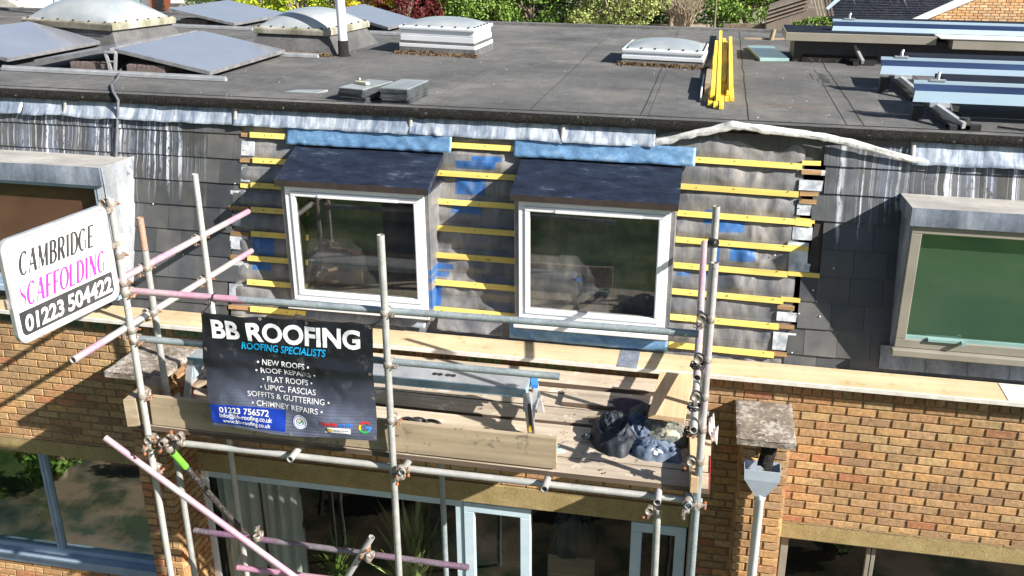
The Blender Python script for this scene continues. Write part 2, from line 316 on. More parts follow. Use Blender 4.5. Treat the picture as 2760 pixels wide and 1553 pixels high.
MT['leaf_lime'] = leafmat('yellow_green_leaves', (.26, .38, .03), (.5, .55, .04))
MT['leaf_yellow'] = leafmat('yellow_leaves', (.65, .55, .03), (.75, .68, .06))
MT['leaf_pale'] = leafmat('pale_green_leaves', (.25, .31, .09), (.4, .44, .16))
MT['leaf_red'] = leafmat('dark_red_leaves', (.09, .012, .018), (.16, .03, .03))
MT['leaf_dark'] = leafmat('dark_green_leaves', (.045, .09, .02), (.08, .14, .03))
MT['bark'] = simple('bark', (.14, .1, .07), (.25, .2, .15), 9, .95, bs=.6)
MT['twig'] = simple('dry_twig', (.42, .34, .25), (.28, .21, .15), 9, .9)
MT['terra'] = simple('terracotta', (.36, .11, .05), (.28, .08, .04), 9, .8)
# ------------------------------------------------------------------ mesh builder (authored in world metres)
ORG = {}
class MB:
    def __init__(s): s.v = []; s.f = []; s.sm = []; s.c = []; s.m = []; s.col = (1, 1, 1); s.mi = 0
    def add(s, vs, fs, smooth=False):
        n = len(s.v); s.v += [Vector(p) for p in vs]
        for f in fs: s.f.append([n+i for i in f]); s.sm.append(smooth); s.c.append(s.col); s.m.append(s.mi)
        return s
    def hexa(s, p):   # p: bottom 4 (ccw), top 4
        return s.add(p, [(3, 2, 1, 0), (4, 5, 6, 7), (0, 1, 5, 4), (1, 2, 6, 5), (2, 3, 7, 6), (3, 0, 4, 7)])
    def box(s, x0, x1, y0, y1, z0, z1):
        return s.hexa([(x0, y0, z0), (x1, y0, z0), (x1, y1, z0), (x0, y1, z0), (x0, y0, z1), (x1, y0, z1), (x1, y1, z1), (x0, y1, z1)])
    def obox(s, o, a, b, c):   # origin corner + three edge vectors
        o, a, b, c = map(Vector, (o, a, b, c))
        return s.hexa([o, o+a, o+a+b, o+b, o+c, o+a+c, o+a+b+c, o+b+c])
    def bar(s, p0, p1, w, h, up=(0, 0, 1)):
        p0, p1 = Vector(p0), Vector(p1); d = (p1-p0).normalized(); u = Vector(up)
        sd_ = d.cross(u).normalized(); u = sd_.cross(d)
        return s.obox(p0-sd_*w/2-u*h/2, p1-p0, sd_*w, u*h)
    def quad(s, a, b, c, d): return s.add([a, b, c, d], [(0, 1, 2, 3)])
    def tube(s, pts, r=.02415, seg=14, hollow=True, wall=.004, caps=True):
        pts = [Vector(p) for p in pts]; rs = r if isinstance(r, (list, tuple)) else [r]*len(pts)
        rings = []; vs = []; pu = None
        for i, p in enumerate(pts):
            d = (pts[min(i+1, len(pts)-1)]-pts[max(i-1, 0)]).normalized()
            u = pu - d*pu.dot(d) if pu is not None else d.orthogonal()
            u.normalize(); pu = u; wv = d.cross(u)
            for k in range(seg):
                a = 2*math.pi*k/seg; vs.append(p+(u*math.cos(a)+wv*math.sin(a))*rs[i])
        n = len(pts); fs = [(i*seg+k, i*seg+(k+1) % seg, (i+1)*seg+(k+1) % seg, (i+1)*seg+k) for i in range(n-1) for k in range(seg)]
        s.add(vs, fs, True)
        if hollow:
            for e, o in ((0, 1), (n-1, n-2)):
                p = pts[e]; d = (pts[o]-p).normalized(); ring = vs[e*seg:(e+1)*seg]
                q = [p+(v-p)*((rs[e]-wall)/rs[e]) for v in ring]; qq = [v+d*min(.25, (pts[o]-p).length*.9) for v in q]
                s.add(ring+q, [(k, (k+1) % seg, seg+(k+1) % seg, seg+k) for k in range(seg)])
                s.add(q+qq, [(k, (k+1) % seg, seg+(k+1) % seg, seg+k) for k in range(seg)]+[tuple(range(seg, 2*seg))], True)
        elif caps:
            s.add(vs[:seg], [tuple(range(seg))]); s.add(vs[-seg:], [tuple(range(seg))])
        return s
    def cone(s, p0, p1, r0, r1, seg=16): return s.tube([p0, p1], [r0, r1], seg, False)
    def prism(s, poly, ext):   # planar polygon (3D points) extruded by vector
        n = len(poly); e = Vector(ext); P = [Vector(p) for p in poly]
        return s.add(P+[p+e for p in P], [tuple(range(n)), tuple(range(2*n-1, n-1, -1))]+[(i, (i+1) % n, n+(i+1) % n, n+i) for i in range(n)])
    def grid(s, fn, nu, nv, smooth=True):
        return s.add([fn(i/nu, j/nv) for j in range(nv+1) for i in range(nu+1)],
                     [(j*(nu+1)+i, j*(nu+1)+i+1, (j+1)*(nu+1)+i+1, (j+1)*(nu+1)+i) for j in range(nv) for i in range(nu)], smooth)
    def build(s, name, mats, parent=None, org=None, bevel=0, solid=0, vc=False):
        mats = mats if isinstance(mats, (list, tuple)) else [mats]
        V = [sh(p) for p in s.v]
        if parent is not None: o0 = ORG[parent.name]
        else:
            if org is None:
                xs = [p.x for p in V]; ys = [p.y for p in V]; org = ((min(xs)+max(xs))/2, (min(ys)+max(ys))/2, min(p.z for p in V))
            o0 = Vector(org)
        me = bpy.data.meshes.new(name); me.from_pydata([p-o0 for p in V], [], s.f)
        me.polygons.foreach_set('use_smooth', s.sm); me.polygons.foreach_set('material_index', s.m)
        for m in mats: me.materials.append(MT[m])
        if vc:
            at = me.color_attributes.new('Col', 'FLOAT_COLOR', 'CORNER'); buf = []
            for f, c in zip(s.f, s.c): buf += [*c, 1.]*len(f)
            at.data.foreach_set('color', buf)
        bm = bmesh.new(); bm.from_mesh(me); bmesh.ops.recalc_face_normals(bm, faces=bm.faces); bm.to_mesh(me); bm.free()
        ob = bpy.data.objects.new(name, me); COL.objects.link(ob)
        if parent is not None: ob.parent = parent
        else: ob.location = o0
        ORG[ob.name] = o0
        if bevel:
            b = ob.modifiers.new('bevel', 'BEVEL'); b.width = bevel; b.segments = 2; b.limit_method = 'ANGLE'; b.angle_limit = R(50)
        if solid:
            b = ob.modifiers.new('solid', 'SOLIDIFY'); b.thickness = solid; b.offset = -1
        return ob
def tag(o, label, cat, group=None, kind=None):
    if label: o['label'] = label
    if cat: o['category'] = cat
    if group: o['group'] = group
    if kind: o['kind'] = kind
    return o
def thing(name, label, cat, loc, group=None):
    o = bpy.data.objects.new(name, None); COL.objects.link(o); o.location = sh(loc); o.empty_display_size = .1
    ORG[o.name] = sh(loc); return tag(o, label, cat, group)
def dup(root, delta, label=None, group=None, rotz=0):
    r = root.copy(); COL.objects.link(r)
    base = ORG[root.name]; un0 = unsh(base); new = sh(un0+Vector(delta)); r.location = new; r.rotation_euler[2] += rotz
    ORG[r.name] = new
    if label: r['label'] = label
    if group: r['group'] = group
    for ch in list(root.children):
        c = ch.copy(); COL.objects.link(c); c.parent = r; ORG[c.name] = new
        for g in list(ch.children):
            d = g.copy(); COL.objects.link(d); d.parent = c
    return r
rnd = random.random  #
def rr(a, b): return a+(b-a)*rnd()
BR = [(.37, .225, .105), (.33, .185, .085), (.40, .26, .13), (.27, .16, .085), (.35, .225, .12), (.42, .30, .16), (.34, .19, .10), (.31, .20, .115), (.42, .25, .115), (.25, .16, .10), (.37, .235, .12), (.38, .22, .10), (.36, .235, .125), (.35, .145, .075)]
def brickfield(mb, O, U, L, z0, z1, N, pal=BR, off=0., bl=.215, j=.01, bh=.065, proud=.006, skip=None):
    O, U, N = Vector(O), Vector(U), Vector(N); row = 0; z = z1
    while z > z0+.01:
        zb = max(z-bh, z0); x = -(bl+j)/2*((row+off) % 2)-rr(0, .004)
        while x < L:
            a, b = max(x, 0), min(x+bl, L)
            if b-a > .02 and not (skip and skip((O+U*((a+b)/2)), (z+zb)/2)):
                c = random.choice(pal); mn = [sum(p_[i_] for p_ in pal)/len(pal) for i_ in range(3)]; c = tuple(.78*a_+.22*b_ for a_, b_ in zip(c, mn)); k = rr(.92, 1.3)*(1+.18*noise.noise((O+U*a)*1.4+Vector((0, 0, z)))); mb.col = (c[0]*k*1.12, c[1]*k*1.13, c[2]*k*1.12)
                q = [rr(0, .003) for _ in range(4)]; pr = rr(-.0015, .0015)+proud; t = .004
                A = O+U*a; B = O+U*b
                def P(base, u, zz, n): return base+U*u+Vector((0, 0, zz))+N*n
                mb.hexa([P(A, 0, zb, -.02), P(B, 0, zb, -.02), P(B, -t-q[1], zb+t, pr), P(A, t+q[0], zb+t, pr),
                         P(A, 0, z, -.02), P(B, 0, z, -.02), P(B, -t-q[2], z-t, pr), P(A, t+q[3], z-t, pr)])
            x += bl+j
        z -= bh+j; row += 1
# ------------------------------------------------------------------ lettering
def textmesh(body, size, bold=0., shear=0., sx=1., spacing=1., align='LEFT'):
    cu = bpy.data.curves.new('t', 'FONT'); cu.body = body; cu.size = size; cu.offset = bold; cu.shear = shear; cu.space_character = spacing
    cu.align_x = align; cu.resolution_u = 4
    ob = bpy.data.objects.new('t', cu); COL.objects.link(ob)
    dg = bpy.context.evaluated_depsgraph_get(); dg.update()
    me = bpy.data.meshes.new_from_object(ob.evaluated_get(dg))
    bpy.data.objects.remove(ob); bpy.data.curves.remove(cu)
    bm = bmesh.new(); bm.from_mesh(me); bpy.data.meshes.remove(me)
    for v in bm.verts: v.co.x *= sx
    return bm
def bm_to_mb(mb, bm, fn, cut=None):
    if cut:
        for ax in (0, 1):
            cs = [v.co[ax] for v in bm.verts]; a, b = min(cs), max(cs); x = math.ceil(a/cut)*cut
            while x < b:
                no = Vector((1, 0, 0)) if ax == 0 else Vector((0, 1, 0))
                bmesh.ops.bisect_plane(bm, geom=bm.verts[:]+bm.edges[:]+bm.faces[:], plane_co=no*x, plane_no=no, dist=1e-6); x += cut
    bm.verts.index_update()
    mb.add([fn(v.co.x, v.co.y) for v in bm.verts], [[v.index for v in f.verts] for f in bm.faces]); bm.free()
# ------------------------------------------------------------------ setting
mb = MB(); mb.quad((-900, -900, 0), (900, -900, 0), (900, 900, 0), (-900, 900, 0))
tag(mb.build('ground', 'lawn'), None, None, kind='structure')
mb = MB(); mb.grid(lambda u, v: (-80+160*u, 9+(60*v), .004+3.05*min(1, max(0, (60*v)/14))+.12*noise.noise(Vector((u*40, v*18, 0)))*(v > .02)), 60, 40)
tag(mb.build('garden_slope', 'gravel'), None, None, kind='structure')
mb = MB(); mb.box(-12, 9, -3.2, -.002, -.1, .05)
tag(mb.build('patio', 'patio'), None, None, kind='structure')
# ------------------------------------------------------------------ the terrace
H = thing('terraced_house', 'flat roofed brick terrace with slate clad upper storey being re-roofed behind the scaffold', 'house', (-2.4, 0, 0))
TAN = math.tan(R(75)); S0 = Vector((0, .25, 3.535)); SD = Vector((0, math.cos(R(75)), math.sin(R(75)))); SN = Vector((0, -math.sin(R(75)), math.cos(R(75))))
def aS(x, y, out=0.):
    q = aY(x, y, .5)
    for _ in range(12): q = aY(x, y, slope(q.x, q.z, out).y)
    return q
def slope(x, z, out=0.): return Vector((x, S0.y+(z-S0.z)/TAN, z))+SN*out
XL, XR = -12., 5.5
PL0, PL1 = -4.82, -4.52     # left pier
PR0, PR1 = .385, .725       # right pier
# brick skin
mb = MB()
brickfield(mb, (XL, 0, 0), (1, 0, 0), PL0-XL, 2.16, 3.383, (0, -1, 0))
brickfield(mb, (XL, 0, 0), (1, 0, 0), PL0-XL, 0, .70, (0, -1, 0))
brickfield(mb, (PL1, 0, 0), (1, 0, 0), PR0-PL1, 2.24, 3.383, (0, -1, 0), off=1)
brickfield(mb, (PL0, 0, 0), (1, 0, 0), PL1-PL0, 3.2, 3.383, (0, -1, 0)); brickfield(mb, (PR0, 0, 0), (1, 0, 0), PR1-PR0, 3.2, 3.383, (0, -1, 0))
brickfield(mb, (.03, 0, 0), (1, 0, 0), PR0-.03, 0.05, 2.232, (0, -1, 0))
brickfield(mb, (PR1, 0, 0), (1, 0, 0), XR-PR1, 2.205, 3.383, (0, -1, 0), off=1)
brickfield(mb, (PR1, 0, 0), (1, 0, 0), XR-PR1, 0.05, .70, (0, -1, 0), off=1)
SOL = [tuple(v*k for v in c) for c in BR for k in (.75, .9)]
x = XL
while x < XR:
    c = random.choice(SOL); gl = x < -2.9 and rnd() < .8
    mb.col = (.09*rr(.8, 1.3), .15*rr(.8, 1.2), .09) if gl and x < -3.6 else ((.24*rr(.8, 1.2), .24*rr(.8, 1.2), .1) if -2 < x < -.9 and rnd() < .6 else c)
    p = rr(.004, .009); mb.box(x, x+.066, -p, .03, 3.392, 3.497); x += .075
mb.build('brick_wall', 'brick', H, vc=True)
mb = MB()
for a, b, z0, z1 in ((XL, PL0+.1, 2.15, 3.499), (XL, PL0+.1, 0, .70), (PL0+.1, PR0+.1, 2.24, 3.499), (.03, PR0+.1, 0, 2.24), (PR0+.1, XR, 2.2, 3.499), (PR0+.1, XR, 0, .7)):
    mb.box(a, b, .004, .22, z0, z1)
mb.build('mortar', 'mortar', H)
# lintels
def lintel(a, b, z0, z1, y=-.012):
    m = MB(); m.box(a, b, y, .2, z0, z1)
    return m.build('lintel', 'lintel', H)
lintel(XL, PL0-.002, 2.0, 2.15); lintel(PL1+.002, .028, 2.035, 2.232, -.02); lintel(PR1+.002, XR, 2.045, 2.195)
for a, b, z in ((XL, PL0-.01, 2.156), (PR1+.01, XR, 2.2)):
    m = MB(); x = a
    while x < b: m.box(x, min(b, x+.06), -.011-rr(0, .006), 0, z-.006, z+rr(.001, .008)); x += .06
    m.build('mortar_fillet', 'mortar', H)
# piers with concrete caps
def pier(x0, x1, yf, cap):
    m = MB()
    m.mi = 0
    brickfield(m, (x0, yf, 0), (1, 0, 0), x1-x0, 0.05, cap-.06, (0, -1, 0))
    brickfield(m, (x1, yf, 0), (0, 1, 0), -yf+(.12 if x1 < 0 else 0), 0.05, cap-.06, (1, 0, 0), off=1)
    brickfield(m, (x0, 0, 0), (0, -1, 0), -yf, 0.05, cap-.06, (-1, 0, 0))
    p = m.build('pier', 'brick', H, vc=True)
    m = MB(); m.box(x0+.012, x1-.012, yf+.012, .1, 0, cap-.055); m.build('mortar_core', 'mortar', p)
    return p
pl = pier(PL0, PL1, -.46, 3.25); pr = pier(PR0, PR1, -.46, 3.25)
def capstone(x0, x1, y0, y1, z, par):
    m = MB()
    def top(u, v):
        p = Vector((x0+(x1-x0)*u, y0+(y1-y0)*v, z)); e = 0 if .02 < u < .98 and .02 < v < .98 else 1
        q = p*23; n_ = noise.noise(q)*.006
        return p+Vector((n_*e, noise.noise(q+Vector((9, 0, 0)))*.008*e, noise.noise(p*30)*.004-e*.006))
    m.grid(top, 26, 30)
    m.box(x0+.003, x1-.003, y0+.003, y1, z-.058, z-.012)
    m.build('pier_cap', 'lichen', par)
capstone(.325, .752, -.63, -.01, 3.30, pr); capstone(-4.89, -4.36, -.60, -.01, 3.30, pl)
# coping
m = MB(); m.mi = 0; m.box(XL, XR, -.075, .22, 3.503, 3.532); m.mi = 1; m.box(XL, XR, -.095, -.0755, 3.498, 3.529)
for xx in (2.27, -5.9): m.mi = 1; m.box(xx, xx+.3 if xx > 0 else xx+.02, -.0755, .21, 3.533, 3.536)
m.mi = 2; m.box(-.62, -.46, -.096, .215, 3.5305, 3.5345)
m.build('coping', ['coping', 'coping_edge', 'lead_grey'], H)
# slates
def slates(name, x0f, x1f, rows, seed):
    random.seed(seed); m = MB(); dz = .2095
    for i in range(rows):
        zt = 5.285-i*dz; zb = zt-dz; a, b = x0f(i), x1f(i); x = a-(.125 if i % 2 else 0)
        while x < b:
            l, r_ = max(x+.0012, a), min(x+.2488, b)
            if r_-l > .03:
                k = rr(.68, 1.35); bw = rr(-.012, .022)
                m.col = (.062*k+bw*.4, .065*k+bw*.25, .071*k); t0 = rr(.017, .024); t1 = .004; lf = rr(-.002, .002)
                A, B, C, D = slope(l, zb+lf, t0), slope(r_, zb-lf, t0+rr(-.002, .002)), slope(r_, zt+.02, t1), slope(l, zt+.02, t1)
                e = SN*-.009; m.hexa([A+e, B+e, C+e, D+e, A, B, C, D])
            x += .25
    return m.build(name, 'slate', H, vc=True)
m = MB(); m.quad(slope(XL, 3.5, -.006), slope(-4.16, 3.5, -.006), slope(-4.10, 5.3, -.006), slope(XL, 5.3, -.006)); m.build('slate_underlay', 'room_dark', H); m = MB(); m.quad(slope(.72, 3.5, -.006), slope(XR, 3.5, -.006), slope(XR, 5.3, -.006), slope(.9, 5.3, -.006)); m.build('slate_underlay', 'room_dark', H)
slates('slate_cladding', lambda i: XL, lambda i: [-4.06, -4.05, -4.05, -4.06, -4.13, -4.14, -4.06, -4.17, -4.17][min(i, 8)], 9, 3)
slates('slate_cladding', lambda i: [.86, .88, .80, .90, .90, .76, .76, .70, .68][min(i, 8)], lambda i: XR, 9, 5)
# slate fixings / small nail heads
m = MB()
for x, z in ((-4.12, 4.12), (-4.10, 4.66), (.72, 4.75), (.82, 4.31), (.86, 4.12), (.77, 3.93), (.74, 3.62), (1.0, 4.3), (-4.6, 4.02), (-4.9, 4.44), (.93, 3.92), (.55, 4.37)):
    p = slope(x, z, .02); m.tube([p, p+SN*.004], .006, 8, False)
m.build('slate_nail', 'white_plastic', H)
# backing membrane, wrinkled between the battens
BZ = [5.07, 4.857, 4.648, 4.44, 4.238, 4.03, 3.825, 3.602]
def memb(u, v):
    x = -4.14+4.86*u; z = 3.5+1.78*v; d = min(abs(z-b) for b in BZ); k = min(1, d/.06)*min(1, (x+4.14)/.12, (.72-x)/.12)
    wx = x+.12*noise.noise(Vector((x*2.3, z*3, 5))); wz = z+.06*noise.noise(Vector((x*2, z*2, 15)))
    a1, a2 = wx*.93+wz*.37, wz*.91-wx*.41; a3, a4 = wx*.6+wz*.8, wz*.55-wx*.83
    n_ = noise.noise(Vector((a1*3.1, a2*2.1, 2.3)))*1.1+(1-abs(noise.noise(Vector((a3*4.3, a4*2.7, 7.7))))*2.4)*.35+(1-abs(noise.noise(Vector((a4*7.3, a1*3.1, 1.7))))*3)*.3+noise.noise(Vector((a1*15.3, a3*8.1, 1.1)))*.10
    up = [b for b in BZ if b >= z]; sag = math.sin(math.pi*min(1, max(0, ((min(up) if up else 5.27)-z)/.21)))
    return slope(x, z, -.010+k*(.032*n_+.012*sag))
m = MB(); m.grid(memb, 340, 120); m.build('roof_membrane', 'membrane', H)
# foil insulation slips and old batten stubs beside the open bay
for a, b, z0, z1 in ((.69, .87, 4.88, 4.96), (.69, .83, 4.69, 4.78), (.67, .82, 4.5, 4.6), (.66, .80, 4.32, 4.42), (.66, .82, 4.255, 4.32), (.6, .78, 3.86, 3.93), (.585, .76, 3.63, 3.77), (.70, .88, 5.0, 5.04), (.64, .80, 4.45, 4.48),
                     (-4.17, -3.97, 4.68, 4.8), (-4.15, -4.0, 4.5, 4.6), (-4.14, -3.99, 4.3, 4.4), (-4.15, -3.98, 4.1, 4.22), (-4.15, -3.97, 3.87, 4.0), (-4.15, -3.98, 3.64, 3.8), (-4.06, -3.93, 4.9, 5.02)):
    m = MB(); m.obox(slope(a, z0, -.002), (b-a, 0, 0), SD*((z1-z0)/SD.z), SN*.012); m.build('insulation_slip', 'foil', H)
for a, b, z in ((.70, .85, 5.02), (.70, .84, 5.085), (.70, .84, 4.855), (.70, .83, 4.80), (.685, .83, 4.655), (.685, .81, 4.625), (.68, .80, 4.44), (.66, .9, 4.24), (.62, .77, 4.035), (.6, .73, 3.97), (.6, .74, 3.82), (.56, .7, 3.6),
                (-4.05, -3.96, 5.075), (-4.06, -3.95, 4.86), (-4.14, -3.96, 4.24), (-4.14, -3.97, 4.035), (-4.16, -3.97, 4.45), (-4.05, -3.97, 4.65), (-4.15, -3.95, 3.6)):
    m = MB(); m.obox(slope(a, z-.019+rr(-.004, .004), -.002), (b-a, rr(-.004, .004), rr(-.004, .004)), SD*.036, SN*rr(.02, .026)); m.build('old_batten', 'oldwood' if rnd() < .6 else 'batten', H)
# new battens
NAILS = []
def batten(a, b, z, dz=0.):
    global NAILS
    for xx in (a+.06+rr(0, .1), (a+b)/2+rr(-.1, .1), b-.08): NAILS.append(slope(xx, z+rr(-.008, .008), .039))
    m = MB(); m.obox(slope(a, z-.024, .012), (b-a, rr(-.002, .002), dz), SD*.048, SN*.026); return m.build('batten', 'batten', H, bevel=.001)
LB = [(-3.96, 5.075), (-3.93, 4.865), (-3.945, 4.655), (-3.94, 4.45), (-3.935, 4.245), (-3.965, 4.035), (-3.965, 3.83), (-3.93, 3.6)]
for a, z in LB: batten(a, -3.40, z)
for z in (5.08, 4.85, 4.62, 4.402, 4.18, 3.955, 3.73): batten(-2.30+rr(-.01, .02), -1.44, z, -.004)
for i, z in enumerate(BZ): batten(-.235, [.70, .69, .68, .69, .655, .64, .62, .60][i], z, -.012)
m = MB()
for p in NAILS: m.tube([p-SN*.002, p+SN*.002], .0045, 8, False)
tag(m.build('nail_head', 'black', H), None, None, kind='stuff')
# lead flashings
def leadstrip(x0, x1, zt, zb, name, mat, wav=.012, out=.016, seed=0, nx=60, flare=.02):
    m = MB()
    def fn(u, v):
        x = x0+(x1-x0)*u; n_ = noise.noise(Vector((x*3, seed, 0)))*wav+noise.noise(Vector((x*11, seed, 4)))*wav*.4
        z = zt+(zb+n_-zt)*v; d = out+flare*v*v+(noise.noise(Vector((x*5, z*9, seed)))*.012+(1-abs(noise.noise(Vector((x*7+z*5, z*3, seed+2))))*4)*.007)*v
        return slope(x, z, d)
    m.grid(fn, nx, 6); return m.build(name, mat, H, solid=.003)
for i, (a, b) in enumerate(((XL, -6.22), (-6.225, -4.1), (-4.105, -2.5), (-2.505, -1.2), (-1.205, -.45), (1.5, XR))):
    leadstrip(a, b, 5.33, 5.145 if i < 5 else 5.12, 'lead_flashing', 'lead_old', seed=i*7, nx=120, flare=.05, wav=.016)
for x in (-5.78, -4.1, -2.5, -1.2, 1.5):
    leadstrip(x-.018, x+.018, 5.31, 5.15, 'lead_lap', 'lead_pale', .0, .04, 3, 2)
leadstrip(-3.61, -2.13, 5.16, 5.015, 'lead_soaker', 'lead_new', .004, .048, 11, 60, .008)
leadstrip(-1.60, -.12, 5.16, 5.015, 'lead_soaker', 'lead_new', .004, .048, 19, 60, .008)
# lifted flap
FL = [(-.50, 5.17, .0), (-.35, 5.20, .02), (-.2, 5.25, .04), (-.02, 5.29, .06), (.14, 5.338, .082), (.24, 5.332, .082), (.5, 5.312, .075), (.8, 5.29, .065), (1.05, 5.25, .055), (1.3, 5.195, .04), (1.5, 5.15, .025), (1.62, 5.135, .015)]
m = MB()
def flap(u, v):
    k = u*(len(FL)-1); i = min(int(k), len(FL)-2); q = k-i; a, b = FL[i], FL[i+1]
    x, z, o = [a[j]+(b[j]-a[j])*q for j in range(3)]
    hgt = .066-.03*abs(u-.4)+.02*noise.noise(Vector((x*6, 2, 3))); th = (v-.5)*3.3; n_ = noise.noise(Vector((x*14, v*3, 0)))*.010*(.4+v)+.5*abs(noise.noise(Vector((x*30, v*2, 5))))*.008
    return slope(x, z-hgt*(v-.5)+n_, .030+o*1.02+.009*math.cos(th)+.012*noise.noise(Vector((x*11, v*2.4, 9)))*(1-v))
m.grid(flap, 80, 10); m.build('lifted_flashing', 'lead_flap', H, solid=.004)
m = MB(); m.grid(lambda u, v: slope(-.45+1.95*u, 5.33-.10*v, .002), 2, 2); m.build('bare_top_board', 'oldwood', H)
# ------------------------------------------------------------------ roof
m = MB(); m.box(-17, XR, .70, 7.62, 5.10, 5.375); m.build('roof_deck', 'felt', H)
m = MB(); m.box(-16.8, XR-.15, 7.0, 7.4, 0, 5.1); m.box(XR-.3, XR-.06, .3, 7.0, 0, 5.1); m.build('rear_wall', 'brickred', H)
m = MB()
m.grid(lambda u, v: (-17+22.5*u, .655-.012*math.sin(v*math.pi)+noise.noise(Vector((u*190, v*2, 0)))*.006, 5.300+.082*v+noise.noise(Vector((u*160, 3, 0)))*.004*(1-v)), 500, 5)
m.mi = 1; m.grid(lambda u, v: (-17+22.5*u, .655+.10*v, 5.382+.003*math.sin(v*3)+noise.noise(Vector((u*190, v*4, 9)))*.003), 500, 2); m.mi = 0
m.box(-17, XR, .665, .8, 5.303, 5.377)
m.build('roof_kerb', ['kerb', 'felt'], H)
m = MB(); m.box(-17, XR, 7.45, 7.62, 5.3755, 5.41); m.build('rear_upstand', 'felt', H)
# felt laps
m = MB()
for i, x in enumerate((-15.2, -14.1, -13, -11.9, -10.9, -9.9, -8.9, -7.9, -6.05, -5.1, -4.2, -3.35, -2.4, -1.5, -.58, .268, 1.15, 1.98, 2.9)):
    w_ = .007
    m.grid(lambda u, v, x=x: (x+w_*(u-.5)*1+noise.noise(Vector((x, v*14, 0)))*.012, .80+6.6*v, 5.3785+.003*(u > .5)), 1, 40)
m.box(-9, XR, .795, .803, 5.3752, 5.3795)
m.build('felt_lap', 'kerb', H)
for x0, x1, y0, y1 in ((.99, 1.1, 2.9, 3.25), (-.95, -.6, 2.1, 2.35), (-.52, -.42, .85, 3.4), (1.02, 1.1, .8, 3.9), (-2.36, -2.28, .8, 2.9), (.95, 1.35, 3.15, 3.55)):
    m = MB(); m.box(x0, x1, y0, y1, 5.3752, 5.3785); m.build('felt_patch', 'felt', H)
# grit and lichen flecks on the roof
m = MB(); random.seed(5)
for _ in range(90):
    x, y = rr(-6, 3), rr(.7, 5); s_ = rr(.002, .007)*(2.2 if rnd() < .12 else 1)
    m.add([(x+s_*math.cos(a)*rr(.6, 1.4), y+s_*math.sin(a)*rr(.6, 1.4), 5.3755+.006*(a == 0)) for a in (0, 1.2, 2.5, 3.7, 5)]+[(x, y, 5.383)], [(i, (i+1) % 5, 5) for i in range(5)])
tag(m.build('grit_flecks', 'foil', H), None, None, kind='stuff')
# skylights: rim quad given at rim-bottom height
def skylight(FLp, FRp, BRp, zb, rimh, domeh, uph, box_h=0, grow=.10, mats=('rim_moss', 'rim'), litter=True, lab=None):
    FLp, FRp, BRp = map(Vector, (FLp, FRp, BRp)); BLp = FLp+BRp-FRp; c0 = (FLp+FRp+BRp+BLp)/4
    def q(u, v, z, k=1.):
        p = FLp+(FRp-FLp)*u+(BLp-FLp)*v; p = c0+(p-c0)*k; return Vector((p.x, p.y, z))
    U4 = ((0, 0), (1, 0), (1, 1), (0, 1))
    def ring(m, z0, k0, z1, k1):
        m.hexa([q(u, v, z0, k0) for u, v in U4]+[q(u, v, z1, k1) for u, v in U4])
    rt_ = 5.374
    m = MB(); ring(m, rt_, 1.0+grow, zb, .93); s_ = m.build('skylight', 'felt', H)
    if lab: s_['label'] = lab
    if box_h:
        m = MB(); ring(m, zb-box_h, .97, zb-box_h*.38, .97); ring(m, zb-box_h*.36, .955, zb, .955); ring(m, zb-box_h-.035, 1.0, zb-box_h+.006, 1.0); m.build('vent_box', 'upvc', s_, bevel=.004)
    m = MB(); ring(m, zb, 1., zb+rimh*.75, 1.01); ring(m, zb+rimh*.75, 1.01, zb+rimh, .97)
    m.build('rim', mats[1], s_, bevel=.008)
    if mats[0] != mats[1]:
        m = MB(); a, b = q(0.02, 0, zb, 1.004), q(.99, 0, zb, 1.004); a.y -= .012; b.y -= .012
        m.add([a, b, b+Vector((0, -.002, rimh*.7)), a+Vector((0, -.002, rimh*.7))], [(0, 1, 2, 3)]); m.build('rim_algae', mats[0], s_)
    m = MB()
    def dm(u, v):
        e = (1-abs(2*u-1)**2.2)*(1-abs(2*v-1)**2.4); p = q(.5+(u-.5)*.93, .5+(v-.5)*.93, zb+rimh-.004)
        p.z += domeh*max(0, e)**.62 if e > 0 else 0
        return p
    m.grid(dm, 40, 40); m.build('dome', 'dome', s_)
    m = MB()
    for i in range(6):
        for a in (q(.07+.17*i, .015, zb+rimh), q(.985, .07+.17*i, zb+rimh)): m.tube([a, a+Vector((0, 0, .014))], .012, 8, False)
    m.build('bolt', 'black', s_)
    if litter:
        m = MB(); random.seed(int(abs(c0.x)*100))
        for _ in range(700):
            u = rr(-.04, 1.04); d = abs(random.gauss(0, .05)); p = q(u, 0, rt_, 1+grow); p.y -= d; s1 = rr(.008, .022)
            n_ = Vector((rr(-1, 1), rr(-1, 1), rr(-.3, 1))).normalized(); t1 = n_.orthogonal()*s1; t2 = n_.cross(t1)
            p.z += max(0, .03-d*.3)*rnd()+.004; m.quad(p-t1, p-t2*.5, p+t1, p+t2*.5)
        tag(m.build('moss_litter', 'moss', s_), None, None, kind='stuff')
    return s_
skylight(aZ(60, 66, 5.60), aZ(304, 84, 5.60), aZ(475, 63, 5.60), 5.60, .085, .26, 0, litter=False, lab='largest domed skylight with a mossy front rim')
skylight(aZ(684, 90, 5.58), aZ(883, 99, 5.58), aZ(997, 73, 5.58), 5.58, .08, .19, 0, grow=.14, mats=('rim', 'rim'))
skylight((-3.69, 4.0, 0), (-2.735, 3.86, 0), (-2.70, 4.62, 0), 5.645, .045, .085, 0, box_h=.16, grow=.02, mats=('upvc', 'upvc'), lab='white box shaped vent skylight')
skylight((-1.04, 3.74, 0), (-.15, 3.62, 0), (-.12, 4.45, 0), 5.50, .05, .08, 0, box_h=.03, grow=.02, mats=('upvc', 'upvc'))
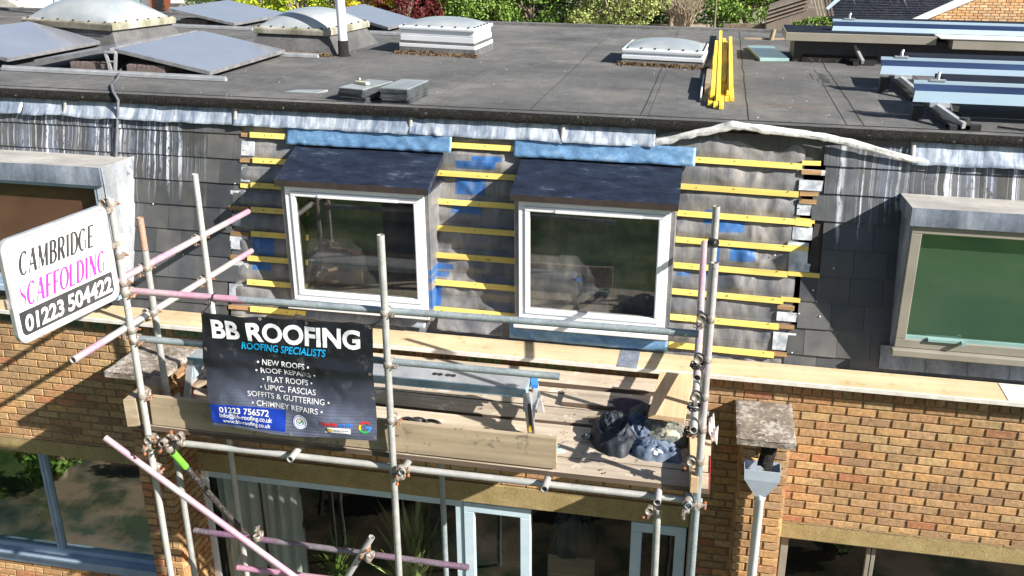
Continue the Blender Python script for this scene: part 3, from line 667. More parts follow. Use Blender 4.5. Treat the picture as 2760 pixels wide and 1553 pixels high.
# vent pipe
m = MB(); p = Vector((-4.215, 3.555, 5.375)); m.tube([p+Vector((0, 0, .17)), p+Vector((0, 0, 1.5))], .052, 20, False)
vp = m.build('vent_pipe', 'white_plastic', H)
m = MB(); m.tube([p, p+Vector((0, 0, .02)), p+Vector((0, 0, .17)), p+Vector((0, 0, .175))], [.085, .062, .058, .052], 20, False); m.build('collar', 'kerb', vp)
m = MB(); p = aZ(158, 38, 5.4); m.tube([p, p+Vector((0, 0, 1.2))], .05, 16, False); m.build('vent_pipe', 'grey_plastic', H)
# raised rooflight box on the right
m = MB(); m.box(.83, 5.4, 4.45, 5.1, 5.374, 5.64); rb = m.build('raised_rooflight', 'black', H)
m = MB(); m.box(.72, 2.30, 4.32, 5.15, 5.62, 5.71); m.build('fascia', 'bronze', rb, bevel=.004)
m = MB(); m.box(.74, 2.29, 4.36, 5.14, 5.711, 5.716); m.build('lid', 'navy', rb)
m = MB(); m.box(2.45, 5.4, 4.25, 5.15, 5.592, 5.70); m.build('fascia', 'bronze', rb, bevel=.004)
m = MB(); m.box(2.32, 5.4, 4.24, 5.0, 5.7005, 5.712); m.build('rooflight_frame', 'upvc_sill', rb)
m = MB(); m.obox((.93, 4.43, 5.376), (.80, 0, 0), (0, .015, .085), (0, -.006, 0)); m.build('felt_skirt', 'kerb', rb)
# ------------------------------------------------------------------ upper windows
def frame_ring(m, x0, x1, z0, z1, y0, y1, w_, wb=None):
    wb = wb or w_
    m.box(x0, x1, y0, y1, z1-w_, z1); m.box(x0, x1, y0, y1, z0, z0+wb)
    m.box(x0, x0+w_, y0+.0004, y1, z0+wb, z1-w_); m.box(x1-w_, x1, y0+.0004, y1, z0+wb, z1-w_)
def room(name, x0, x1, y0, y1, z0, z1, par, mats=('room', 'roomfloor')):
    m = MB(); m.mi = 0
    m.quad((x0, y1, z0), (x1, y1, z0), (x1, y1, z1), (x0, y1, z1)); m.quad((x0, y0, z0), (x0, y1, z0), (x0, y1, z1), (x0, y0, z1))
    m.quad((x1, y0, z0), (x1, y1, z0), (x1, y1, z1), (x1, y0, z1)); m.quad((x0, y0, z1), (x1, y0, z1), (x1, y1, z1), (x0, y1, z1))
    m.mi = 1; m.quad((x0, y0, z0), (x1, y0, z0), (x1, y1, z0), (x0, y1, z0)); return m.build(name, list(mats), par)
def dormer(x0, x1, lab):
    zt, zb, y = 4.775, 3.75, .20
    m = MB(); m.box(x0-.035, x0, y+.015, .8, zb-.06, 4.80); m.box(x1, x1+.035, y+.015, .8, zb-.06, 4.80); m.box(x0-.034, x1+.034, y+.016, .5, zb-.10, zb-.03)
    d = m.build('dormer_window', 'membrane', H); d['label'] = lab
    m = MB(); frame_ring(m, x0, x1, zb, zt, y, y+.07, .048, .05); m.build('outer_frame', 'upvc', d, bevel=.004)
    m = MB(); frame_ring(m, x0+.049, x1-.049, zb+.051, zt-.049, y-.010, y+.05, .042, .045); m.build('sash', 'upvc', d, bevel=.008)
    m = MB(); m.box(x0+.3, x1-.22, y-.022, y-.0105, zt-.088, zt-.066); m.build('trickle_vent', 'white_plastic', d, bevel=.002)
    m = MB(); m.quad((x0+.09, y+.012, zb+.095), (x1-.09, y+.012, zb+.095), (x1-.09, y+.012, zt-.09), (x0+.09, y+.012, zt-.09)); m.build('pane', 'glass', d)
    m = MB(); m.hexa([(x0-.03, y-.085, zb-.052), (x1+.03, y-.085, zb-.052), (x1+.03, y+.07, zb-.035), (x0-.03, y+.07, zb-.035), (x0-.03, y-.085, zb-.018), (x1+.03, y-.085, zb-.018), (x1+.03, y+.07, zb-.002), (x0-.03, y+.07, zb-.002)])
    m.build('sill', 'upvc_sill', d, bevel=.004)
    m = MB()
    m.grid(lambda u, v: (x0-.055+(x1-x0+.11)*u, y-.055+.48*v, 4.832+.185*v+noise.noise(Vector((u*6+x0, v*4, 0)))*.006), 30, 14)
    m.mi = 1; m.grid(lambda u, v: (x0-.055+(x1-x0+.11)*u, y-.055+.003*v, 4.832-.055*v+noise.noise(Vector((u*6+x0, 0, 0)))*.006*(1-v)), 30, 2); m.mi = 0
    for xx in (x0-.055, x1+.055): m.quad((xx, y-.055, 4.777), (xx, y-.055, 4.832), (xx, y+.425, 5.017), (xx, y+.425, 4.96))
    m.box(x0-.052, x1+.052, y-.052, y+.4, 4.778, 4.80)
    m.build('dormer_roof', ['lead_dark', 'brown_edge'], d)
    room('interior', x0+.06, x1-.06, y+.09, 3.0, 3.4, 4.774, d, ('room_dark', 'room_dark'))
    return d
d1 = dormer(-3.475, -2.26, 'dormer window nearer the white banner')
d2 = dormer(-1.475, -.272, 'dormer window in the middle of the open bay')
# pale timber reveals, interior bits seen through the glass
m = MB(); m.obox((-3.25, .45, 3.72), (.30, .14, .16), (0, .02, 0), (0, 0, .17)); m.build('interior_board', 'toewood', d1)
m = MB(); m.box(-1.36, -.36, .42, .75, 3.70, 3.74); m.build('window_board', 'deckwood', d2)
m = MB(); m.box(-3.37, -2.36, .42, .75, 3.62, 3.66); m.build('window_board', 'deckwood', d1)
# lead aprons under the dormers
leadstrip(-1.56, -.24, 3.69, 3.545, 'lead_apron', 'lead_new', .006, .05, 5, 50, .0)
leadstrip(-2.2, -1.62, 3.68, 3.56, 'membrane_skirt', 'membrane', .03, .02, 8, 40, .04)
leadstrip(-3.5, -2.3, 3.67, 3.56, 'membrane_skirt', 'lead_grey', .02, .02, 9, 40, .03)
# old dormers at both ends
def old_dormer(x0, x1, y, zt, zb, ztop, fmat, gmat, lead_top, lead_side, lab, fas):
    m = MB(); m.box(x0, x1, y+.02, .85, zb-.02, zt); d = MB()
    m = MB(); m.box(x0, x0+.05, y+.01, .85, zb-.03, zt+.02); m.box(x1-.05, x1, y+.01, .85, zb-.03, zt+.02); m.box(x0+.049, x1-.049, y+.02, .8, zb-.03, zb-.01)
    d = m.build('dormer_window', lead_side, H); d['label'] = lab
    m = MB(); frame_ring(m, x0+.005, x1-.005, zb, zt, y-.01, y+.08, .075, .07); m.build('frame', fmat, d, bevel=.005)
    m = MB(); m.quad((x0+.07, y+.02, zb+.06), (x1-.07, y+.02, zb+.06), (x1-.07, y+.02, zt-.07), (x0+.07, y+.02, zt-.07)); m.build('pane', gmat, d)
    m = MB(); m.box(x0-.015, x1+.015, y-.055, y+.06, zb-.06, zb-.003); m.build('sill', fmat, d, bevel=.008)
    m = MB()
    m.grid(lambda u, v: (x0-.02+(x1-x0+.04)*u, y-.035+.66*v, ztop-.035*v+noise.noise(Vector((u*9, v*3, 1)))*.008), 60, 10)
    m.build('dormer_roof', lead_top, d)
    m = MB(); m.grid(lambda u, v: (x0-.02+(x1-x0+.04)*u, y-.035-.006*math.sin(v*3), ztop-(ztop-fas)*v+noise.noise(Vector((u*9, 0, 1)))*.008*(1-v)), 60, 4)
    for xx in (x0-.02, x1+.02): m.quad((xx, y-.035, fas), (xx, y-.035, ztop), (xx, y+.62, ztop-.035), (xx, y+.62, fas))
    m.box(x0-.018, x1+.018, y-.033, y+.5, fas+.001, fas+.01)
    m.build('fascia', lead_side if 'white' not in lead_side else 'lead_grey', d)
    m = MB(); m.quad((x0+.06, y+.07, zb+.07), (x1-.06, y+.07, zb+.07), (x1-.06, y+.07, zt-.06), (x0+.06, y+.07, zt-.06)); m.build('blind', 'blind_green' if 'green' in gmat else 'blind_brown', d)  # panel added behind the pane; the green one carries a painted reflection
    return d
dl = old_dormer(-8.6, -5.12, .10, 4.74, 3.72, 4.86, 'paint_steel', 'glass_brown', 'lead_pale', 'lead_white', 'old dormer window with brown glass on the left house', 4.70)
dr = old_dormer(1.465, 5.4, .15, 4.80, 3.80, 4.93, 'bronze', 'glass_green', 'lead_pale', 'lead_grey', 'old dormer window with green glass on the right house', 4.79)
m = MB(); m.grid(lambda u, v: (-5.165+.16*v, .085+.05*v-.008*math.sin(v*3), 4.87-.6*u), 10, 3)
m.grid(lambda u, v: (-5.095+.006*math.sin(u*9+v*5), .09+.55*v, 4.862-1.1*u-.02*v), 14, 6); m.build('side_lead', 'lead_white', dl)
m = MB(); m.box(1.7, 1.95, .12, .155, 3.875, 3.895); m.box(1.93, 1.955, .09, .13, 3.87, 3.90); m.build('window_catch', 'greenglass', dr)
m = MB(); m.box(1.54, 5.3, .155, .169, 3.868, 3.90); m.build('inner_sill', 'greenglass', dr)
# lead apron with upright joints below the right dormer
m = MB()
m.grid(lambda u, v: slope(1.40+4.1*u, 3.74-.185*v, .028+.008*noise.noise(Vector((u*30, v*3, 0)))), 80, 4)
for x in (1.75, 2.05, 2.35, 2.65): m.tube([slope(x, 3.74, .03), slope(x, 3.56, .035)], .006, 8, False)
m.build('lead_apron', 'lead_grey', H)
# ------------------------------------------------------------------ ground floor glazing
def gwin(x0, x1, z0, z1, y, fm, gm, posts, name='window', lab=None, head=.05, par=H):
    m = MB(); frame_ring(m, x0, x1, z0, z1, y, y+.06, head)
    wdw = m.build(name, fm, par, bevel=.003)
    if lab: wdw['label'] = lab
    for p in posts:
        m = MB(); m.box(p-.035, p-.004, y-.004, y+.05, z0+head-.001, z1-head+.001); m.box(p+.004, p+.035, y-.004, y+.05, z0+head-.001, z1-head+.001); m.build('mullion', fm, wdw, bevel=.003)
    xs = [x0+head]+sum([[p-.03, p+.03] for p in posts], [])+[x1-head]
    for a, b in zip(xs[::2], xs[1::2]):
        m = MB(); m.quad((a, y+.03, z0+head), (b, y+.03, z0+head), (b, y+.03, z1-head), (a, y+.03, z1-head)); m.build('pane', gm, wdw)
    return wdw
wl = gwin(-9.2, -4.84, .79, 1.995, .07, 'paint_steel', 'glass_low', [-6.29, -7.6], lab='wide blue framed window below the left lintel')
m = MB(); m.box(-9.3, -4.83, -.03, .12, .69, .786); m.build('sill', 'paint_steel', wl, bevel=.005)
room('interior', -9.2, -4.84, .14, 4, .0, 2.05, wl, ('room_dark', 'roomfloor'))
m = MB(); m.box(-9.1, -4.9, .16, .75, .80, .83); m.build('window_board', 'greenglass', wl)
m = MB(); m.box(-9.1, -4.9, .15, .2, 1.86, 1.99); m.build('pelmet', 'brickred', wl)
wr = gwin(.80, 5.4, .75, 2.04, .07, 'bronze', 'glass_low', [1.52, 3.3], lab='taupe framed window below the right lintel', head=.06)
room('interior', .8, 5.4, .14, 4, .0, 2.08, wr, ('room_dark', 'roomfloor'))
m = MB(); m.obox((.85, 2.0, .9), (2.2, .5, -.1), (0, .02, .35), (0, .02, 0)); m.build('brick_chimney_breast', 'brickred', wr)
# central patio doors
XD = [-4.60, -1.96, -1.34, -.46, .02]
m = MB(); m.box(XD[0], XD[1], .05, .11, 1.925, 2.033); m.box(XD[0], XD[0]+.10, .05, .11, .06, 1.985); m.box(XD[1]-.075, XD[1], .0505, .11, .06, 1.985)
m.box(XD[1], .02, .052, .11, 2.0, 2.033); m.box(XD[0], .02, .051, .11, .0, .058)
dd = m.build('patio_doors', 'paint_blue', H, bevel=.003)
m = MB(); m.box(XD[0]+.0, XD[0]+.14, .018, .0495, .05, 2.03); m.build('white_door_frame', 'upvc', dd, bevel=.004)  # whiter material paints the sunlight on the left post
m = MB(); m.quad((XD[0]+.1, .08, .06), (XD[1]-.07, .08, .06), (XD[1]-.07, .08, 1.985), (XD[0]+.1, .08, 1.985)); m.build('pane', 'glass_low', dd)
def leaf(a, b):
    m = MB(); frame_ring(m, a+.004, b-.004, .07, 1.985, .035, .10, .095, .12); o_ = m.build('door', 'paint_blue', dd, bevel=.006)
    m = MB(); m.quad((a+.09, .07, .18), (b-.09, .07, .18), (b-.09, .07, 1.9), (a+.09, .07, 1.9)); m.build('door_pane', 'glass_low', dd)
    return o_
leaf(XD[1], XD[2]); leaf(XD[3], XD[4])
m = MB(); m.quad((XD[2], .08, .06), (XD[3], .08, .06), (XD[3], .08, 1.985), (XD[2], .08, 1.985)); m.build('pane', 'glass_low', dd)
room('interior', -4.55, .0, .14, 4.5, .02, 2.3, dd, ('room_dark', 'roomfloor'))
m = MB(); m.box(-4.4, -.2, 3.3, 3.32, 1.45, 1.62); m.obox((-2.2, 2.2, 1.6), (2.2, .4, 0), (0, .02, .2), (0, .02, 0)); m.build('red_beam', 'brickred', dd)
m = MB()
for a, b in ((-4.46, -4.02), (-4.0, -3.6)):
    m.grid(lambda u, v, a=a, b=b: (a+(b-a)*u, .17+.03*math.sin(u*22+v), 1.97-1.9*v), 40, 4)
m.build('curtain', 'curtain', dd)
# service pipe cover between wall and pier, hopper and downpipe
hp = MB()
x0, x1, y0, y1, zt, zm, zb = .402, .668, -.62, -.475, 3.03, 2.94, 2.78
hp.add([(x0, y0, zt), (x1, y0, zt), (x1, y1, zt), (x0, y1, zt), (x0+.006, y0+.006, zm), (x1-.006, y0+.006, zm), (x1-.006, y1, zm), (x0+.006, y1, zm), (.50, -.58, zb), (.575, -.58, zb), (.575, -.505, zb), (.50, -.505, zb)],
       [(0, 1, 5, 4), (1, 2, 6, 5), (2, 3, 7, 6), (3, 0, 4, 7), (4, 5, 9, 8), (5, 6, 10, 9), (6, 7, 11, 10), (7, 4, 8, 11)])
hop = hp.build('rainwater_hopper', 'grey_plastic', H, solid=.006)
m = MB(); m.tube([(.5375, -.543, 2.79), (.5375, -.543, 2.74), (.5375, -.543, 2.735), (.5375, -.543, .05)], [.042, .042, .036, .036], 18, False); m.build('downpipe', 'white_plastic', H)
m = MB(); m.grid(lambda u, v: (.505+.115*u+.01*math.sin(v*5), -.50-.05*math.sin(u*3.1)-.05*v, 3.22-.19*v+.02*math.sin(u*7)), 10, 8); m.build('felt_chute', 'kerb', hop, solid=.004)
m = MB()
for i in range(60):
    x, y = rr(.42, .65), rr(-.6, -.5); m.quad((x, y, 2.955), (x+rr(.01, .02), y+.004, 2.957), (x+.012, y+rr(.01, .02), 2.965), (x, y+.012, 2.957))
tag(m.build('leaf_litter', 'moss', hop), None, None, kind='stuff')
# timber and foil packed against the left house
m = MB(); pts = [aZ(330, 176, 5.42), aZ(316, 213, 5.392), aZ(300, 230, 5.392), Vector((-5.24, .635, 5.40)), Vector((-5.20, .63, 5.33)), aS(317, 296, .07), aS(316, 345, .05), aS(313, 420, .05), aS(311, 500, .05), aS(310, 560, .04), aS(309, 620, .04), aS(309, 680, .04)]
m.tube(pts, .013, 8, False); tag(m.build('cable', 'cable_grey'), 'grey cable running off the solar panels, over the kerb and down the slates', 'cable')
# ------------------------------------------------------------------ scaffold
SCF = thing('scaffold', 'tube scaffold of grey and pink poles carrying a boarded platform in front of the house', 'scaffold', (-1.9, -1.5, 0))
def pole(name, mat, *pts, lab=None):
    m = MB(); m.tube(pts); o = m.build(name, mat, SCF)
    if lab: o['label'] = lab
    return o
YF, XLF, XMF, XRF = -1.55, -3.87, -2.0, .062
def up(x0, x1, y, zt, zb=.0, mat='tube_pale'): return pole('standard', mat, (x1+(x1-x0)*.0, y, zb), (x0, y, zt))
pole('standard', 'tube_pale', (XLF-.02, YF, 0), (XLF-.005, YF, 3.4), (XLF, YF, 5.12))
pole('standard', 'tube', (XMF-.02, YF, 0), (XMF+.005, YF, 5.0))
pole('standard', 'tube_blue', (XRF, YF, 0), (XRF, YF, 3.6)); pole('standard', 'tube_rose', (XRF, YF, 3.605), (XRF+.002, YF, 4.98))
pole('standard', 'tube', (-3.87, -1.27, .05), (-3.865, -1.265, 4.66)); pole('standard', 'tube_rust', (-3.865, -1.265, 4.665), (-3.865, -1.265, 4.90))
pole('standard', 'tube_pale', (-3.865, -.50, .05), (-3.86, -.50, 5.02))
pole('standard', 'tube', (XRF-.005, -.90, .05), (XRF-.006, -.90, 5.14))
pole('standard', 'tube_blue', (-4.02, -.28, .05), (-3.99, -.28, 3.3))
pole('standard', 'tube_blue', (-2.04, -.28, .05), (-2.05, -.28, 3.3))
pole('standard', 'tube', (-.155, YF+.01, 0), (-.185, YF+.01, 3.19))
# guard rails along the front
pole('guard_rail', 'tube_pink', (XLF-.02, YF+.05, 4.445), (-3.0, YF+.05, 4.45)); pole('guard_rail', 'tube_blue', (-3.05, YF+.05, 4.45), (.0, YF+.05, 4.49))
pole('guard_rail', 'tube_blue', (XLF-.0, YF+.05, 4.085), (-.855, YF+.05, 4.105))
# return rails, running back to the roof
pole('guard_rail', 'tube_pink', (-3.91, -1.66, 4.54), (-3.88, .30, 4.49)); pole('guard_rail', 'tube_pink', (-3.92, -2.12, 4.20), (-3.88, .28, 4.14))
a, b = aY(1878, 1019, -1.62), aY(1898, 655, .22); pole('guard_rail', 'tube_rose', a, b)
a2, b2 = aY(1869, 1160, -1.66), aY(1885, 905, .2); pole('guard_rail', 'tube_pale', a2, b2)
# ledgers and transoms under the deck
ZL = 3.285
pole('ledger', 'tube_pale', (-3.83, -1.505, ZL-.01), (.10, -1.505, ZL+.005)); pole('ledger', 'tube_blue', (-4.2, -.30, ZL), (.12, -.30, ZL+.01))
for px_, py_, mt in ((432, 1183, 'coupler'), (780, 1225, 'tube_pale'), (1082, 1256, 'tube'), (1467, 1297, 'tube'), (1772, 1345, 'tube_pale'), (1857, 1343, 'tube_blue')):
    q = aY(px_, py_, -1.64); pole('transom', mt, (q.x, -1.64, ZL+.048), (q.x, -.1, ZL+.048))
# braces and lower rails
a, b = aY(283, 1180, YF-.05), aY(800, 1560, YF-.05); b = a+(b-a)*1.35; pole('brace', 'tube_pink', a, b)
a, b = Vector((-3.70, -1.56, 3.235)), Vector((-3.60, -.95, 1.55)); b = aY(706, 1492, -.62); b = a+(b-a)*1.25
gb = pole('brace', 'tube_dark', a, b, lab='dark brace with a green taped end')
m = MB(); d_ = (b-a).normalized(); m.tube([a+d_*.02, a+d_*.24], .0265, 14, False); m.build('tape_band', 'green_tape', gb)
pole('lower_rail', 'tube_purple', aY(525, 1430, -1.05), aY(1262, 1530, -1.30))
pole('brace', 'tube_pale', aY(1002, 1448, -1.30), aY(915, 1590, -1.30))
pole('lower_rail', 'tube_pink', aY(640, 1530, -1.0), aY(900, 1562, -1.0))
# couplers
def coupler(p, ax1, ax2, rust=True, s_=1.):
    p, ax1, ax2 = Vector(p), Vector(ax1).normalized(), Vector(ax2).normalized(); nn_ = ax1.cross(ax2).normalized()
    m = MB(); m.mi = 0
    for ax, off in ((ax1, 0), (ax2, .052)):
        c = p+nn_*off; m.tube([c-ax*.022, c-ax*.020, c+ax*.020, c+ax*.022], [.0275, .0295, .0295, .0275], 16, True, .003)
        s1 = nn_.cross(ax); m.bar(c+s1*.024-ax*.014, c+s1*.066-ax*.014, .024, .020, nn_)
        m.mi = 1; q = c+s1*.055-ax*.014; m.tube([q-nn_*.032, q+nn_*.045], .0065, 8, False); m.tube([q+nn_*.028, q+nn_*.041], .0125, 6, False); m.mi = 0
    m.box(*[v for i in range(3) for v in (p[i]+nn_[i]*.026-.014, p[i]+nn_[i]*.026+.014)])
    m.build('coupler', ['coupler', 'rustbolt' if rust else 'coupler'], SCF)
X_, Y_, Z_ = (1, 0, 0), (0, 1, 0), (0, 0, 1)
for x, z, r_ in ((XLF, 4.445, 1), (XLF, 4.09, 1), (XMF, 4.47, 0), (XMF, 4.10, 0), (XLF, 3.30, 1), (XMF, 3.25, 0), (XRF, 3.30, 1)): coupler((x, YF, z), Z_, (1, 0, 0) if rnd() < 2 else Y_, r_)
for y, z in ((YF, 4.52), (YF, 4.17), (-1.27, 4.53), (-1.27, 4.19), (-.5, 4.51), (-.5, 4.16)): coupler((-3.87, y, z), Z_, Y_, True)
for z in (4.62, 4.35, 4.09, 3.86, 3.62): coupler((XRF, YF, z), Z_, (0, 1, .1), z < 4, 1)
coupler((XLF-.01, YF, 3.05), Z_, (1, 0, -.7)); coupler((-3.70, -1.53, 3.27), X_, Z_); coupler((-3.60, -1.58, 3.33), X_, Y_); coupler((-.185, YF, 3.21), Z_, Y_)
coupler((-3.84, -1.60, 3.335), Y_, X_); coupler((-1.93, -1.6, 3.335), Y_, X_); coupler((.0, -1.6, 3.335), Y_, X_, False)
q = aY(1000, 1494, -1.3); coupler(q, X_, (.5, 0, 1)); q = aY(700, 1440, -1.1); coupler(q, X_, Z_, False)
coupler((XLF, YF, 5.08), Z_, Y_); coupler((XLF, YF, 4.72), Z_, Y_)
coupler((XMF+.0, YF, 3.68), Z_, X_, True); coupler((XLF, YF, 3.66), Z_, X_, True)
m = MB(); m.tube([(XRF-.03, -.92, 4.90), (XRF+.01, -.95, 4.90)], .03, 12, True); m.build('end_cap', 'black', SCF)
# wire ties
for z, x in ((4.32, 0.0), (4.03, .0), (3.86, -.01)):
    m = MB()
    for k in range(1): m.tube([(x+.005+.042*math.cos(t_*.8+k), -1.59+.04*math.sin(t_*.8+k), z+.012*math.sin(t_*1.3+k*2)) for t_ in range(26)], .005, 6, False)
    m.build('cord_tie', 'cord', SCF)
# ------------------------------------------------------------------ scaffold boards
def board(x0, x1, y0, y1, z0, lab, name='scaffold_board', mat='deckwood', jit=0., th=.038):
    m = MB(); n_ = 40; k = random.random()*99
    def P(x, yy, zz): return (x, yy+noise.noise(Vector((x*1.1, k, 0)))*.006, zz+noise.noise(Vector((x*.8, yy, k)))*.006)
    m.grid(lambda u, v: P(x0+(x1-x0)*u, y0+(y1-y0)*v, z0+th), n_, 3)
    m.mi = 1; m.grid(lambda u, v: P(x0+(x1-x0)*u, y0, z0+th*(1-v)), n_, 1); m.grid(lambda u, v: P(x0+(x1-x0)*u, y1, z0+th*v), n_, 1); m.mi = 0  # long sides darkened to paint the shade between boards
    for x in (x0, x1): m.quad(P(x, y0, z0), P(x, y1, z0), P(x, y1, z0+th), P(x, y0, z0+th))
    m.grid(lambda u, v: P(x0+(x1-x0)*u, y0+(y1-y0)*v, z0), n_, 1)
    for f in range(len(m.sm)): m.sm[f] = False
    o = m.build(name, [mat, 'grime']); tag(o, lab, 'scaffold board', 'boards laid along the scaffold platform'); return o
random.seed(21)
ZD = 3.362; ys = [-1.512, -1.31, -1.09, -.85, -.615, -.375]; ends = [(-3.98, .135), (-3.9, .125), (-3.96, .14), (-3.92, .10), (-4.02, .05), (-3.95, .02)]
nm = ['frontmost platform board running under the toe board', 'second platform board from the front, just behind the toe board', 'third platform board from the front, under the black harness', 'fourth platform board from the front, under the trestle feet',
      'fifth platform board from the front, beneath the trestle top', 'rearmost low platform board beside the brick wall']
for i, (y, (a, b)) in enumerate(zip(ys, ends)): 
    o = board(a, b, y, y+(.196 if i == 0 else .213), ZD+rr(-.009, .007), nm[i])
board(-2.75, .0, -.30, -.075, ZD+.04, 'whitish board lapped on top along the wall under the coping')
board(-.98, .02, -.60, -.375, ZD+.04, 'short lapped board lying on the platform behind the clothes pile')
m = MB()
for y in (-1.512, -1.31): m.box(.136, .141, y+.002, y+.19, ZD, ZD+.037)
tag(m.build('board_end_band', 'red_tape'), 'red end bands on the right hand ends of the front platform boards', 'end band')
# toe boards
m = MB(); y = -1.505
m.hexa([(-3.86, y, 3.402), (-.87, y, 3.412), (-.87, y+.038, 3.412), (-3.86, y+.038, 3.402), (-3.86, y+.01, 3.628), (-.87, y+.01, 3.640), (-.87, y+.048, 3.640), (-3.86, y+.048, 3.628)])
tag(m.build('toe_board', 'toewood', bevel=.003), 'long weathered board standing on edge along the front of the scaffold platform', 'toe board')
m = MB(); m.hexa([(-4.0, -1.60, 3.42), (-3.92, -1.57, 3.42), (-3.92, -1.2, 3.42), (-4.0, -1.2, 3.42), (-4.0, -1.60, 3.64), (-3.92, -1.57, 3.64), (-3.92, -1.2, 3.64), (-4.0, -1.2, 3.64)])
tag(m.build('end_toe_board', 'toewood', bevel=.003), 'short toe board closing the left end of the scaffold platform', 'toe board')
m = MB(); a, b = aZ(1862, 1165, 3.42), aZ(1868, 1322, 3.42); m.obox(a+Vector((-.02, 0, -.02)), b-a, (.05, 0, 0), (0, 0, .12))
tag(m.build('end_toe_board', 'plankwood', bevel=.003), 'orange timber on edge at the right end of the platform beside the standard', 'toe board')
# ------------------------------------------------------------------ banner
def bil(c, u, v): return (c[0]*(1-u)+c[1]*u)*(1-v)+(c[3]*(1-u)+c[2]*u)*v
BC = [aY(541, 838, -1.58), aY(1004, 876, -1.58), aY(1015, 1190, -1.63), aY(572, 1150, -1.63)]
def ban(u, v, off=0.):
    p = bil(BC, u, v)
    p.z += -.030*math.sin(math.pi*u)*(1-v)*.4
    d = .018*math.sin(u*7+v*4)*(.3+v)+.026*noise.noise(Vector((u*3, v*2.5, 3)))+.016*math.exp(-((v-.40)/.05)**2)+.012*math.sin((u*9-v*13))*math.exp(-((u-v*.9)/.35)**2)
    d += .010*abs(noise.noise(Vector((u*9, v*7, 8))))
    if v < .2: d += .010*math.sin(u*30)*(1-v/.2)
    return p+Vector((0, -d-off, 0))
BN = thing('banner', 'black roofing company banner hung from the scaffold rail', 'banner', (-2.7, -1.6, 3.5))
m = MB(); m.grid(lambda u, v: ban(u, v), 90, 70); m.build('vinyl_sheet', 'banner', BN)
BW = (BC[1]-BC[0]).length; BH = (BC[3]-BC[0]).length
def btext(body, u0, v0, h, wd, mat, bold=.0, shear=0., name='lettering', off=.0035):
    bm = textmesh(body, 1., bold, shear); xs = [v.co.x for v in bm.verts]; y_ = [v.co.y for v in bm.verts]; x0, x1 = min(xs), max(xs); y1 = max(y_); capb = 0 if min(y_) > -.05 else 0
    hh = y1
    fn = lambda x, y: ban(u0+(x-x0)/(x1-x0)*wd, v0+h*(1-y/hh), off)
    m_ = MB(); bm_to_mb(m_, bm, fn, .12); m_.build(name, mat, BN)
btext('BB ROOFING', .065, .045, .155, .865, 'white_paint', .035)
btext('ROOFING SPECIALISTS', .225, .225, .062, .505, 'ink_cyan', .012, .25)
for tx, u0, v0, wd in (('• NEW ROOFS •', .315, .36, .315), ('• ROOF REPAIRS •', .30, .435, .36), ('• FLAT ROOFS •', .335, .512, .30), ('• UPVC, FASCIAS', .315, .585, .34), ('SOFFITS & GUTTERING •', .235, .655, .505), ('• CHIMNEY REPAIRS •', .255, .735, .445)):
    btext(tx, u0, v0, .047, wd, 'white_paint', .006)
m = MB(); m.grid(lambda u, v: ban(.0+.465*u, .795+.175*v, .0022), 40, 14); m.build('blue_panel', 'banner_blue', BN)
btext('01223 756572', .055, .812, .052, .305, 'white_paint', .02, off=.005)
btext('Info@bb-roofing.co.uk', .052, .870, .040, .33, 'white_paint', .016, off=.005)
btext('www.bb-roofing.co.uk', .068, .922, .034, .305, 'white_paint', .016, off=.005)
def bdisc(u, v, r0, r1, mat, a0=0, a1=360, off=.004, n_=40, name='emblem'):
    m_ = MB(); P = []
    for i in range(n_+1):
        a = R(a0+(a1-a0)*i/n_)
        for r_ in (r0, r1): P.append(ban(u+r_*math.cos(a)/BW, v-r_*math.sin(a)/BH, off))
    m_.add(P, [(2*i, 2*i+1, 2*i+3, 2*i+2) for i in range(n_)]); m_.build(name, mat, BN)
bdisc(.555, .875, .0, .052, 'white_paint'); bdisc(.555, .875, .042, .046, 'ink_blue', off=.005); bdisc(.555, .875, .022, .026, 'ink_red', 20, 200, .0055); bdisc(.555, .875, .024, .029, 'ink_blue', 200, 380, .0055)
def bpoly(pts, mat, off=.006, name='emblem'):
    m_ = MB(); m_.add([ban(u, v, off) for u, v in pts], [tuple(range(len(pts)))]); m_.build(name, mat, BN)
bpoly([(.542, .875), (.547, .868), (.553, .884), (.574, .852), (.578, .856), (.554, .898)], 'ink_green')
btext('Checka', .685, .842, .035, .095, 'ink_red', .03, off=.004); btext('trade', .782, .846, .033, .085, 'ink_blue', .02, off=.004)
bpoly([(.72, .895), (.855, .897), (.855, .945), (.72, .943)], 'white_paint', .004); bpoly([(.728, .902), (.745, .902), (.748, .935), (.726, .935)], 'ink_yellow', .006)
btext('Veteran Owned', .755, .908, .014, .088, 'sign_black', .01, off=.006)
bdisc(.71, .94, .005, .0085, 'white_paint', off=.004)
gu, gv = .935, .885
bdisc(gu, gv, .029, .043, 'ink_red', 40, 150, .0045); bdisc(gu, gv, .029, .043, 'ink_yellow', 150, 210, .0045); bdisc(gu, gv, .029, .043, 'ink_green', 210, 310, .0045); bdisc(gu, gv, .029, .043, 'ink_blue', 310, 362, .0045)
bpoly([(gu, gv-.007), (gu+.043/BW, gv-.007), (gu+.043/BW, gv+.009), (gu, gv+.009)], 'ink_blue', .0048)
for u, v in ((.012, .012), (.35, .015), (.62, .02), (.985, .02), (.02, .30), (.985, .40), (.99, .62), (.985, .97), (.5, .985)): bdisc(u, v, .005, .011, 'coupler', off=.003, name='eyelet', n_=16)
m = MB()
m.tube([(-3.22, YF+.01, 4.475), (-3.235, YF-.01, 4.42), ban(.012, .012, .002)], .005, 6, False)
m.tube([(-3.23, YF+.05+.03*math.cos(k_), 4.447+.03*math.sin(k_)) for k_ in [i*.55 for i in range(13)]], .005, 6, False)
